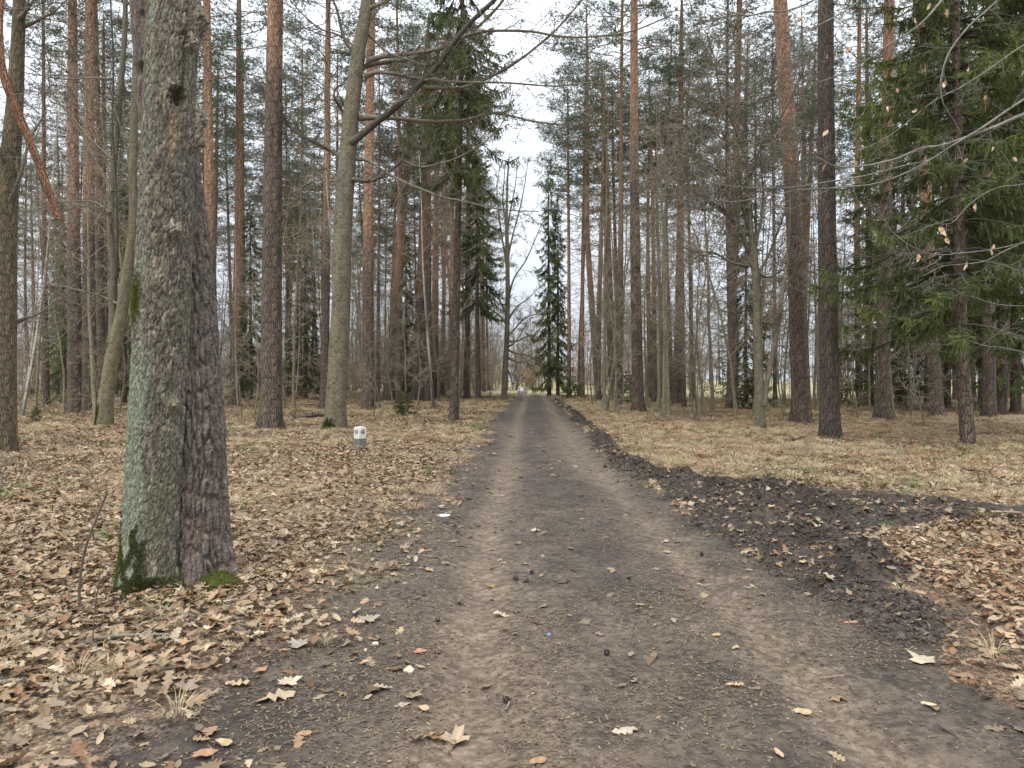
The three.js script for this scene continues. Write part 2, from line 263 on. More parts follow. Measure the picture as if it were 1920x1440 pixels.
{
  const R = rng(11), lists = leafGeos.map(() => []), bands = [[1.6, 3, 700, 1], [3, 6, 700, 1], [6, 9, 560, 1], [9, 13, 430, 1], [13, 20, 290, 1.05], [20, 32, 120, 1.25], [32, 60, 42, 1.55]];
  for (const [d0, d1, n, k] of bands) {
    const w = 0.85 * d1 + 2, N = Math.round(2 * w * (d1 - d0) * n);
    for (let i = 0; i < N; i++) {
      const x = R.r(-w, w), d = R.r(d0, d1); if (d > fieldFrom(x)) continue; const z = zone(x, d); if (R() > leafCover(x, d, z) * 0.75) continue;
      const t = R(), j = z.pile > 0 ? (t < 0.6 ? 0 : t < 0.85 ? 1 : 2) : t < 0.3 ? 0 : t < 0.48 ? 1 : t < 0.6 ? 2 : t < 0.74 ? 3 : t < 0.86 ? 4 : t < 0.94 ? 5 : 6, s = (j < 3 ? R.r(0.032, 0.09) : j < 5 ? R.r(0.045, 0.12) : R.r(0.05, 0.125)) * k;
      const p = V(x, ground(x, d) + (z.road > 0.5 ? 0.008 : R.r(0.004, 0.04)) * Math.sqrt(k), -d), c = tint3(leafTone(R, z.pile > 0 ? 0.7 : 0.4), z.road > 0.5 ? R.r(0.5, 0.9) : z.mud > 0.35 ? R.r(0.6, 0.95) : z.pile > 0 ? 0.95 : 0.92);
      lists[j].push([p, Q(R, z.road > 0.5 ? 0.22 : 0.5), V(s, s * R.r(0.8, 1.3), s), c]);
    }
  }
  const o = stuff('leaf_litter', 'carpet of dry tan fallen leaves over the forest floor', 'leaves'); leafGeos.forEach((g, i) => scatter(['curled_beech_leaves', 'arched_beech_leaves', 'rolled_beech_leaves', 'oak_leaves', 'arched_oak_leaves', 'maple_leaves', 'arched_maple_leaves'][i], g, M.inst, lists[i], o));
  console.log('leaves', lists.map((l) => l.length).join(' '));
}
function tuftGeo(seed, n, spread, droop, wid) {
  const R = rng(seed), G = new Geo();
  for (let i = 0; i < n; i++) {
    const a = R() * 6.283, r = R() * 0.25, lean = R.r(0.15, 1) * spread, c = Math.cos(a), s = Math.sin(a), L = R.r(0.6, 1), sx = V(-s, 0, c), k = R.r(0.75, 1.1), col = [k, k, k]; let p = V(c * r, 0, s * r), up = 1, out = lean;
    for (let j = 0; j < 3; j++) { const q = p.clone().add(V(c * out, up, s * out).normalize().multiplyScalar(L / 3)), w0 = wid * (1 - j * 0.3), w1 = wid * (1 - (j + 1) * 0.3); if (j < 2) { G.tri(p.clone().addScaledVector(sx, -w0), p.clone().addScaledVector(sx, w0), q, col); G.tri(p.clone().addScaledVector(sx, w0), q.clone().addScaledVector(sx, w1), q, col); } else G.tri(p.clone().addScaledVector(sx, -w0), p.clone().addScaledVector(sx, w0), q, col); p = q; up -= droop; out += droop; }
  }
  return G.build();
}
{
  const R = rng(12), dry = [], green = [], bracken = [], geo = tuftGeo(3, 44, 1.1, 0.5, 0.013), geoG = tuftGeo(4, 16, 0.6, 0.3, 0.03);
  const bands = [[2, 6, 9, 1], [6, 12, 30, 0.9], [12, 24, 34, 1], [24, 45, 15, 1.3], [45, 75, 4, 1.8]];
  for (const [d0, d1, n, k] of bands) {
    const w = 0.85 * d1 + 2, N = Math.round(2 * w * (d1 - d0) * n);
    for (let i = 0; i < N; i++) {
      const x = R.r(-w, w), d = R.r(d0, d1), z = zone(x, d); if (z.road > 0.3 || z.mud > 0.3 || z.pile > 0.2 || d > fieldFrom(x)) continue;
      const g = fbm(x * 0.45 + 5, d * 0.45, 3, 44), right = x > 1, near = x < z.L && d < 15;
      const share = near ? 0.5 * ss(0.5, 0.68, g) : right ? 0.95 * ss(0.22, 0.5, g) : 0.8 * ss(0.34, 0.55, g) * ss(10, 20, d);
      const p = V(x, ground(x, d) - 0.01, -d), s = R.r(0.12, 0.3) * k * (d < 6 ? 0.75 : 1);
      if (R() < share) { const t = R(), c = t < 0.6 ? [0.54, 0.44, 0.27] : t < 0.85 ? [0.44, 0.33, 0.19] : [0.36, 0.2, 0.105], b = R.r(0.75, 1.1); dry.push([p, Q(R, 0.15), V(s * 1.1, s * R.r(0.45, 1.25), s * 1.1), c.map((q) => q * b)]); }
      const gg = fbm(x * 0.9 + 31, d * 0.9, 3, 45), edge = Math.exp(-Math.abs(z.L - 0.3 - x) / 0.4) * ss(14, 25, d) * 0.5 + (right && d > 7.5 && d < 13 ? 0.35 : 0) + (x > 4 && d > 8 && d < 10.2 ? 1.2 : 0);
      if (R() < ss(0.6, 0.73, gg) * 0.6 + edge * ss(0.45, 0.6, gg)) green.push([p.clone(), Q(R, 0.15), V(s * 0.8, s * R.r(0.4, 0.8), s * 0.8), tint3([0.1, 0.15, 0.035], R.r(0.8, 1.5))]);
    }
  }
  scatter('blades', geo, M.grass, dry, stuff('dry_grass', 'tufts of dry straw coloured grass between the leaves', 'grass')); scatter('blades', geoG, M.grass, green, stuff('green_grass', 'sparse fresh green grass tufts beside the soil', 'grass'));
  console.log('grass', dry.length, green.length);
}
{ // needles, chips and clods lying on the road and the soil
  const R = rng(13), needles = [], chips = [], clods = [];
  const nG = new Geo(); nG.blade(V(-0.5, 0, 0), V(1, 0, 0), 1, 0.05, V(0, 0, 1), white); nG.blade(V(-0.5, 0.01, 0), V(0.98, 0.1, 0.15).normalize(), 0.9, 0.05, V(0, 0, 1), white);
  const chipG = leafGeo('oak', 0.3, 9), clodG = new THREE.IcosahedronGeometry(1, 1); { const p = clodG.attributes.position; for (let i = 0; i < p.count; i++) { const k = 0.35 + 1.2 * vn(p.getX(i) * 2.4 + 9, p.getY(i) * 2.4 + 9, p.getZ(i) * 2.4 + 9); p.setXYZ(i, p.getX(i) * k, p.getY(i) * k * 0.8, p.getZ(i) * k); } clodG.computeVertexNormals(); }
  for (const [d0, d1, n] of [[1.8, 5, 4200], [5, 9, 1900], [9, 16, 500]]) {
    const N = Math.round(7 * (d1 - d0) * n);
    for (let i = 0; i < N; i++) {
      const x = R.r(-2.6, 4.6), d = R.r(d0, d1), z = zone(x, d), rut = Math.exp(-(((x - rutL(d)) / 0.22) ** 2)) + 0.8 * Math.exp(-(((x - rutR(d)) / 0.25) ** 2)); if (z.pile > 0.3 || (z.road < 0.5 && z.mud < 0.3 && x < z.L - 0.6)) continue;
      if (R() > (0.3 + 0.9 * ss(0.4, 0.62, fbm(x * 1.6, d * 1.2, 3, 46))) * (1 - 0.88 * clamp(rut))) continue; const p = V(x, ground(x, d) + 0.004, -d), t = R();
      if (z.mud > 0.35) { if (t < 0.5) { const s = R.r(0.003, 0.011) * (R() < 0.08 ? 2 : 1); clods.push([p, Q(R, 1), V(s * R.r(0.9, 1.8), s, s * 1.2), tint3([0.078, 0.061, 0.048], R.r(0.6, 1.4))]); } else if (t < 0.62) { const s = R.r(0.012, 0.03); chips.push([p, Q(R, 0.4), V(s, s, s), leafTone(R).map((q) => q * 0.7)]); } continue; }
      if (t < 0.36) { const s = R.r(0.018, 0.06); needles.push([p, Q(R, 0.1), V(s, s, s * 1.1), tint3([0.24, 0.18, 0.12], R.r(0.5, 1.3))]); }
      else if (t < 0.72) { const s = R.r(0.006, 0.024); chips.push([p, Q(R, 0.35), V(s, s, s), tint3(leafTone(R), R.r(0.3, 0.85))]); }
      else if (t < 0.8) { const s = R.r(0.002, 0.007); clods.push([p, Q(R, 1), V(s, s, s), tint3([0.15, 0.125, 0.1], R.r(0.5, 1.3))]); }
    }
  }
  for (let i = 0; i < 9000; i++) { const d = 9 + 45 * R() * R(), x = edgeR(d) + 0.3 + R.n() * 0.35, b = berm(x, d); if (R() > b * 1.5) continue; const s = R.r(0.008, 0.028); clods.push([V(x, ground(x, d) + 0.01, -d), Q(R, 1), V(s * 1.2, s, s * 1.2), tint3([0.07, 0.055, 0.043], R.r(0.6, 1.3))]); }
  for (const [mx, md, , mr] of mounds) for (let i = 0; i < 170; i++) { const x = mx + R.n() * mr * 1.1, d = md + R.n() * mr * 1.1, s = R.r(0.003, 0.015) * (R() < 0.06 ? 2.2 : 1); clods.push([V(x, ground(x, d) + s * 0.3, -d), Q(R, 1), V(s * R.r(0.9, 1.9), s, s * 1.2), tint3([0.07, 0.055, 0.043], R.r(0.6, 1.3))]); }
  const o = stuff('road_crumbs', 'pine needles, leaf crumbs and small grit strewn on the road', 'debris'); scatter('needles', nG.build(), M.inst, needles, o); scatter('leaf_chips', chipG, M.inst, chips, o);
  scatter('clods', clodG, M.inst, clods, stuff('soil_clods', 'crumbly black soil clods on the churned ground', 'soil')); console.log('crumbs', needles.length, chips.length, clods.length);
}

// ---------------------------------------------------------------- tree builders
const BK = 2.7; // the bark maps average about 0.37, so tints are raised by this
const spots = []; // [x, d, radius] of every trunk, so that scattered ones keep clear
function branch(G, p0, dir, len, r, lvl, R, o) {
  const n = Math.max(3, Math.ceil(len / (o.step || 0.35))), pts = [p0.clone()], d = dir.clone().normalize(), p = p0.clone();
  for (let i = 0; i < n; i++) { d.x += R.n() * o.wig; d.y += R.n() * o.wig + o.up; d.z += R.n() * o.wig; d.normalize(); p.addScaledVector(d, len / n); pts.push(p.clone()); }
  const end = Math.max(o.min, r * (lvl >= o.max ? 0.4 : 0.3)), rad = taper(pts.length, Math.max(o.min, r), end, 0.8), k = R.r(0.8, 1.15);
  tube(G, pts, rad, { seg: r > 0.06 ? 8 : r > 0.025 ? 5 : 3, color: () => tint3(o.tint, k) });
  if (lvl >= o.max) return;
  const cnt = Math.round(o.count[Math.min(lvl, o.count.length - 1)] * R.r(0.75, 1.25)); let az = R() * 6.28;
  for (let i = 0; i < cnt; i++) {
    const t = lerp(o.from?.[lvl] ?? 0.2, 1, (i + R()) / cnt), q = t * n, j = Math.min(n - 1, Math.floor(q)), s = pts[j].clone().lerp(pts[j + 1], q - j), T = pts[j + 1].clone().sub(pts[j]).normalize();
    az += 2.4 + R.n() * 0.5; const A = V(0, 1, 0).cross(T); if (A.lengthSq() < 0.01) A.set(1, 0, 0); A.normalize(); const B = T.clone().cross(A), ang = R.r(o.ang?.[0] ?? 0.5, o.ang?.[1] ?? 1.15);
    const c = T.clone().multiplyScalar(Math.cos(ang)).addScaledVector(A, Math.sin(ang) * Math.cos(az)).addScaledVector(B, Math.sin(ang) * Math.sin(az));
    branch(G, s, c, len * R.r(0.3, 0.55) * (o.shrink ?? 1) * (1.15 - 0.5 * t), lerp(rad[0], end, t) * 0.55, lvl + 1, R, o);
  }
}
// crowns of Scots pines: limbs and needle tufts, origin at the lowest green branch, about 10 m high
function pineCrown(seed, L = 10, Rm = 2.6, count = 46) {
  const R = rng(seed), wood = new Geo(), leaf = new Geo(), bt = tint3([0.3, 0.17, 0.11], 0.9), side = V(), dir = V();
  for (let k = 0; k < count; k++) {
    const t = Math.pow((k + R()) / count, 0.85), az = k * 2.4 + R.n() * 0.4, prof = t < 0.25 ? lerp(0.55, 1, t / 0.25) : t < 0.6 ? 1 : lerp(1, 0.25, (t - 0.6) / 0.4), len = Rm * prof * R.r(0.55, 1.15), rise = R.r(-0.1, 0.55) + t * 0.3, pts = [V(0, t * L, 0)];
    const d = V(Math.cos(az), rise * 0.5, Math.sin(az)).normalize(); for (let i = 0; i < 5; i++) { d.x += R.n() * 0.16; d.z += R.n() * 0.16; d.y += R.n() * 0.12 + 0.05 * rise; d.normalize(); pts.push(pts[i].clone().addScaledVector(d, len / 5)); }
    tube(wood, pts, taper(6, 0.028 * (1.3 - t * 0.7), 0.008), { seg: 4, color: () => bt });
    const subs = Math.max(2, Math.round(len * 2.6));
    for (let s = 0; s <= subs; s++) {
      const q = s === subs ? 4.99 : lerp(1.7, 4.8, R()), j = Math.floor(q), p = pts[j].clone().lerp(pts[j + 1], q - j), a2 = az + R.n() * 1.2, sl = R.r(0.2, 0.75), e = p.clone().add(V(Math.cos(a2) * sl, R.r(-0.05, 0.35) * sl, Math.sin(a2) * sl));
      tube(wood, [p, p.clone().lerp(e, 0.5).add(V(0, -0.03, 0)), e], [0.009, 0.007, 0.005], { seg: 3, color: () => bt });
      const puff = R.r(0.2, 0.4), nt = Math.round(R.r(10, 17)), tone = R.r(0.7, 1.25);
      for (let i = 0; i < nt; i++) {
        const c = V(e.x + R.n() * puff, e.y + R.n() * puff * 0.45 + 0.04, e.z + R.n() * puff), g = tone * R.r(0.75, 1.25), col = [0.13 * g, 0.17 * g, 0.11 * g];
        for (let b = 0; b < 7; b++) { dir.set(R.n(), R.n() * 0.7 + 0.45, R.n()).normalize(); side.set(R.n(), R.n(), R.n()).cross(dir).normalize(); leaf.blade(c, dir, R.r(0.1, 0.18), 0.02, side, col); }
      }
    }
  }
  return { wood: wood.build(), leaf: leaf.build() };
}
const pineCrowns = [21, 22, 23, 24, 25].map((s, i) => pineCrown(s, 10, [2.6, 2.3, 2.9, 2.2, 2.5][i], [48, 42, 50, 40, 46][i]));
const barkPine = (oh, seed, tone = 1, orange = 1) => (h, ang, p) => { // grey-brown plates below, orange flakes above
  const t = ss(oh - 2.2, oh + 2.2, p.y + 2.4 * (vn(Math.cos(ang) * 1.5 + seed, p.y * 0.8, Math.sin(ang) * 1.5 + 5) - 0.5)), k = tone * (0.85 + 0.35 * vn(Math.cos(ang) * 2 + seed, p.y * 1.7, Math.sin(ang) * 2)), o = orange;
  const c = [lerp(0.14, 0.375, t * o), lerp(0.117, 0.252, t * o), lerp(0.102, 0.182, t * o)]; return tint3(c, k * BK);
};
function deadTwigs(G, top, from, to, n, R, r0, tint = [0.13, 0.11, 0.095], len = 1) { // snags and dry side branches on a bole; top(h) gives its axis
  for (let i = 0; i < n; i++) { const h = lerp(from, to, Math.pow(R(), 0.8)), a = R() * 6.28; branch(G, top(h), V(Math.cos(a), R.r(-0.25, 0.35), Math.sin(a)), R.r(0.3, 1.7) * len, 0.016, 1, R, { wig: 0.16, up: 0.01, min: r0, max: 2, count: [2, 3], step: 0.3, tint, from: [0, 0.3] }); }
}
// spec: base pixel, width in pixels, column at the top of the picture
function pineTree({ xb, yb, w, xt, H = 25, oh = 8, tone = 1, orange = 1, cb = 0.56, mid, label, group, name = 'pine_tree', seed = 1, d, dead = 22, flare = 0.75 }) {
  d = d ?? dOf(yb); const R = rng(seed * 977 + 3), base = V((xb - 960) / F * d, 0, -d); base.y = ground(base.x, d) - 0.06; spots.push([base.x, d, 0.9]);
  const o = thing(name, label, 'tree', base, group), r0 = w / 2 / F * d, topY = EYE + Y0 / F * d, slope = (xt - xb) / F * d / topY, zs = R.n() * 0.01, bow = R.n() * 0.12;
  const mx = mid ? (mid[0] - xb) / F * d : 0, my = mid ? EYE + (Y0 - mid[1]) / F * d : 0;
  const axis = (h) => { let x = slope * h; if (mid) { const lin = slope * my; x += (mx - lin) * (h < my ? h / my : Math.max(0, 1 - (h - my) / Math.max(1, topY - my))); } return V(x + bow * Math.sin(h / H * 5), h, zs * h); };
  const n = d < 30 ? 46 : 30, pts = [], rad = []; for (let i = 0; i <= n; i++) { const h = H * Math.pow(i / n, 1.25); pts.push(axis(h)); rad.push(r0 * (1 - 0.62 * Math.pow(h / H, 1.1)) * (h > H * 0.9 ? lerp(1, 0.15, (h / H - 0.9) / 0.1) : 1)); }
  const G = new Geo(), ph = R() * 6; tube(G, pts, rad, { seg: d < 30 ? 26 : 14, color: barkPine(oh, seed * 3.7, tone, orange), shape: (a, i, p) => { const e = Math.exp(-Math.max(0, p.y) / 0.28); return r0 * (e * flare * (0.45 + 0.4 * Math.sin(a * 5 + ph) + 0.25 * Math.sin(a * 3 + ph * 2)) + 0.05 * (vn(Math.cos(a) * 2 + seed, p.y * 2.2, Math.sin(a) * 2) - 0.5)); } });
  mesh('trunk', G.build(), M.pine, o);
  const D = new Geo(); deadTwigs(D, axis, H * 0.14, H * cb, dead, R, d < 30 ? 0.006 : 0.009); mesh('dead_branches', D.build(), M.twig, o, 'stuff');
  const c = R.pick(pineCrowns), s = H * (1 - cb) / 10, cg = mesh('crown', c.leaf, M.needle, o, 'stuff'); cg.position.copy(axis(H * cb)); cg.scale.set(s * R.r(0.85, 1.15), s, s * R.r(0.85, 1.15)); cg.rotation.y = R() * 6.28; mesh('limbs', c.wood, M.twig, cg, 'stuff');
  return o;
}
// Norway spruce: drooping boughs hung with sprays
function spruceGeo(seed, H, hb, Lm, per, twigs, o = {}) {
  const R = rng(seed), wood = new Geo(), leaf = new Geo(), side = V(), dir = V(), bt = [0.1, 0.085, 0.07];
  const step = o.step || 0.36; for (let h = hb; h < H * 0.99; h += step * R.r(0.7, 1.3)) for (let k = 0; k < per; k++) {
    const f = (h - hb) / (H - hb); if (o.gap && R() < o.gap) continue;
    const az = R() * 6.28, len = Lm * (Math.pow(1 - f, 0.75) * 0.95 + 0.05) * R.r(0.55, 1.1) * (f < 0.08 ? R.r(0.5, 1) : 1), n = 7, pts = [V(0, h, 0)], drop = o.drop ?? 0.5;
    for (let i = 1; i <= n; i++) { const t = i / n; pts.push(V(Math.cos(az + R.n() * 0.05) * len * t, h + len * (0.12 * t - drop * Math.sin(t * 2.2) * t + 0.22 * drop * Math.pow(t, 4)), Math.sin(az + R.n() * 0.05) * len * t)); }
    tube(wood, pts, taper(n + 1, 0.012 + 0.009 * len, 0.004), { seg: 3, color: () => bt });
    const N = Math.round(twigs * len), tone = R.r(0.65, 1.15);
    for (let i = 0; i < N; i++) {
      const t = Math.pow(lerp(0.12, 1, R()), 0.75), q = t * n, j = Math.min(n - 1, Math.floor(q)), p = pts[j].clone().lerp(pts[j + 1], q - j), T = pts[j + 1].clone().sub(pts[j]).normalize(), S = V(0, 1, 0).cross(T).normalize(), sgn = R() < 0.5 ? -1 : 1, hang = R() < 0.5;
      const td = hang ? T.clone().multiplyScalar(0.35).addScaledVector(S, sgn * R.r(0, 0.4)).add(V(0, -1, 0)).normalize() : T.clone().multiplyScalar(R.r(0.5, 1)).addScaledVector(S, sgn * R.r(0.4, 1)).add(V(0, R.r(-0.4, 0.05), 0)).normalize(), tl = (hang ? R.r(0.18, 0.5) : R.r(0.16, 0.45)) * (1.1 - 0.5 * t) * (o.spray || 1);
      const g = tone * R.r(0.7, 1.2) * (o.pale || 1), fresh = t > 0.75 ? 0.35 : 0, col = [(0.16 + 0.09 * fresh) * g, (0.2 + 0.09 * fresh) * g, 0.078 * g], m = o.sub || 5;
      side.set(R.n(), R.n(), R.n()).cross(td).normalize(); leaf.blade(p, td, tl, 0.03, side, col);
      for (let b = 0; b < m; b++) { dir.copy(td).add(V(R.n() * 0.55, R.n() * 0.4 - 0.1, R.n() * 0.55)).normalize(); side.set(R.n(), R.n(), R.n()).cross(dir).normalize(); leaf.blade(p.clone().addScaledVector(td, tl * R.r(0, 0.9)), dir, tl * R.r(0.35, 0.6), 0.024 * (o.wid || 1), side, col); }
    }
  }
  return { wood: wood.build(), leaf: leaf.build() };
}
function spruceTree({ xb, yb, w, xt, d, H = 20, geo, label, group, seed = 1, mid, tone = 1, s = 1, name = 'spruce_tree' }) {
  d = d ?? dOf(yb); const R = rng(seed * 131 + 7), base = V((xb - 960) / F * d, 0, -d); base.y = ground(base.x, d) - 0.05; spots.push([base.x, d, 0.9]);
  const o = thing(name, label, 'tree', base, group), r0 = w / 2 / F * d, topY = EYE + Y0 / F * d, slope = (xt - xb) / F * d / topY, mx = mid ? (mid[0] - xb) / F * d : 0, my = mid ? EYE + (Y0 - mid[1]) / F * d : 1;
  const axis = (h) => V(slope * h + (mid ? (mx - slope * my) * (h < my ? Math.sin(h / my * Math.PI / 2) : Math.max(0, 1 - (h - my) / 8)) : 0), h, 0), n = 36, pts = [], rad = [];
  for (let i = 0; i <= n; i++) { const h = H * Math.pow(i / n, 1.25); pts.push(axis(h)); rad.push(Math.max(0.01, r0 * (1 - 0.97 * Math.pow(h / H, 1.05)))); }
  const G = new Geo(), ph = R() * 6; tube(G, pts, rad, { seg: 22, color: (h, a, p) => tint3([0.135, 0.112, 0.092], tone * BK * (0.75 + 0.5 * vn(Math.cos(a) * 2 + seed, p.y * 1.5, Math.sin(a) * 2))), shape: (a, i, p) => r0 * (0.4 * Math.exp(-Math.max(0, p.y) / 0.22) * (0.5 + 0.4 * Math.sin(a * 4 + ph)) + 0.08 * (vn(Math.cos(a) * 2 + seed, p.y * 3, Math.sin(a) * 2) - 0.5)) });
  mesh('trunk', G.build(), M.pine, o);
  const c = mesh('crown', geo.leaf, M.needle, o, 'stuff'); c.scale.setScalar(s); c.rotation.y = R() * 6.28; c.position.set(axis(6).x, 0, 0); mesh('boughs', geo.wood, M.twig, c, 'stuff');
  const D = new Geo(); deadTwigs(D, axis, 1.2, 8, d < 30 && xb > 1600 ? 10 : 26, R, d < 30 ? 0.005 : 0.008, [0.11, 0.095, 0.08], 0.8); mesh('dead_branches', D.build(), M.twig, o, 'stuff');
  return o;
}
// bare broadleaf trees and saplings as prototypes, origin at the base
function bareProto(seed, Hh, r, o) {
  const R = rng(seed), trunk = new Geo(), twigs = new Geo(), n = 14, pts = [V(0, -0.08, 0)], d = V(R.n() * 0.12, 1, R.n() * 0.12);
  for (let i = 0; i < n; i++) { d.x += R.n() * (o.crook || 0.07); d.z += R.n() * (o.crook || 0.07); d.y += 0.12; d.normalize(); pts.push(pts[i].clone().addScaledVector(d, Hh / n)); }
  const rad = taper(n + 1, r, 0.01, 0.85); rad[0] *= 1.35; tube(trunk, pts, rad, { seg: 9, tile: [0.6, 1.2], color: (h, a, p) => tint3(o.bark(p.y, a, seed), BK * (0.8 + 0.4 * vn(p.y * 2, a, seed))) });
  const cnt = o.limbs || 16; for (let i = 0; i < cnt; i++) { const t = lerp(o.from ?? 0.2, 0.98, (i + R()) / cnt), q = t * n, j = Math.min(n - 1, Math.floor(q)), p = pts[j].clone().lerp(pts[j + 1], q - j), a = i * 2.4 + R.n() * 0.5; branch(twigs, p, V(Math.cos(a), R.r(0.2, 1.1) * (o.rise ?? 1), Math.sin(a)), Hh * R.r(0.12, 0.3) * (o.reach ?? 1) * (1.15 - 0.6 * t), Math.max(0.009, lerp(r, 0.01, t) * 0.45), 1, R, { wig: 0.13, up: 0.03, min: o.min || 0.0065, max: o.max || 3, count: [0, 7, 6], step: 0.35, tint: o.twig || [0.27, 0.225, 0.165], from: [0, 0.15, 0.15] }); }
  return { trunk: trunk.build(), twigs: twigs.build() };
}
const barkOlive = () => [0.21, 0.19, 0.125], barkGrey = () => [0.2, 0.18, 0.15], barkBirch = (y, a, s) => { const m = vn(a * 1.2, y * 5, s) > 0.7 || y < 0.6; return m ? [0.12, 0.1, 0.09] : [0.52, 0.49, 0.42]; };
const saplings = [bareProto(41, 8, 0.045, { bark: barkOlive, crook: 0.1, limbs: 14, from: 0.12 }), bareProto(42, 10, 0.06, { bark: barkOlive, crook: 0.07, limbs: 17 }), bareProto(43, 6, 0.035, { bark: barkGrey, crook: 0.13, limbs: 13, from: 0.1 }), bareProto(44, 12, 0.075, { bark: barkOlive, crook: 0.06, limbs: 20, from: 0.25 }), bareProto(45, 4, 0.022, { bark: barkGrey, crook: 0.14, limbs: 11, from: 0.08 })];
const birches = [bareProto(51, 15, 0.07, { bark: barkBirch, crook: 0.03, limbs: 20, from: 0.4, reach: 0.7 }), bareProto(52, 13, 0.055, { bark: barkBirch, crook: 0.04, limbs: 18, from: 0.35, reach: 0.7 })];
const bigBare = [bareProto(55, 17, 0.17, { bark: barkGrey, crook: 0.05, limbs: 24, from: 0.22, min: 0.009, reach: 1.1 }), bareProto(56, 15, 0.14, { bark: barkOlive, crook: 0.06, limbs: 24, from: 0.18, min: 0.009, reach: 1.2 })];
function bareTree(name, proto, x, d, s, turn, label, category, group, tilt = 0) {
  const o = thing(name, label, category, V(x, ground(x, d) - 0.03, -d), group, turn); o.scale.setScalar(s); o.rotation.z = tilt; mesh('trunk', proto.trunk, M.smooth, o); mesh('twigs', proto.twigs, M.twig, o, 'stuff'); spots.push([x, d, 0.5]); return o;
}

// ---------------------------------------------------------------- the two trunks grown together in the left foreground
function closeTrunk(o, rows, rad, top, C, seg, bark) { // axis and radius by height; bark(angle, y, r) -> [extra radius, colour]
  const G = new Geo(), ax = table(rows.map((r) => [r[0], r[1]])), az = table(rows.map((r) => [r[0], r[2]])), ys = []; for (let y = -0.15; y < top; y += 0.008) ys.push(y); for (let y = top; y < 19; y += 0.5) ys.push(y);
  const wraps = Math.max(1, Math.round(2 * Math.PI * rad(1) / 0.4));
  for (const y of ys) for (let k = 0; k <= seg; k++) { const a = -Math.PI / 2 + k / seg * 2 * Math.PI, aa = k === seg ? -Math.PI / 2 : a, r = rad(y), [e, c] = bark(aa, y, r), R2 = r + e, nx = Math.cos(a), nz = Math.sin(a); G.vert(ax(y) + nx * R2, y, az(y) + nz * R2, nx, 0, nz, k / seg * wraps, y / 0.4, tint3(c, 2.05)); }
  for (let i = 0; i < ys.length - 1; i++) for (let k = 0; k < seg; k++) { const a = i * (seg + 1) + k, b = a + 1, c = a + seg + 1, d = c + 1; G.i.push(a, c, b, b, c, d); }
  const g = G.build(); g.computeVertexNormals(); return mesh('trunk', g, M.fine, o);
}
const rad3 = (deg) => deg * Math.PI / 180, wrapA = (a) => Math.atan2(Math.sin(a), Math.cos(a));
function axisFrom(list, base) { return list.map(([px, py, d]) => { const q = at(px, py, d); return [q.y, q.x - base.x, q.z - base.z]; }).sort((a, b) => a[0] - b[0]); }
function fuzz(G, n, R, spot, len, col) { // short moss shoots; spot() gives a point and its normal
  const side = V(); for (let i = 0; i < n; i++) { const [p, nn] = spot(); const dir = nn.clone().add(V(R.n() * 0.6, R.n() * 0.6 + 0.25, R.n() * 0.6)).normalize(); side.set(R.n(), R.n(), R.n()).cross(dir).normalize(); const k = R.r(0.55, 1.3); G.blade(p.clone().addScaledVector(nn, -0.003), dir, len * R.r(0.5, 1.2), len * 0.34, side, tint3(col, k)); }
}
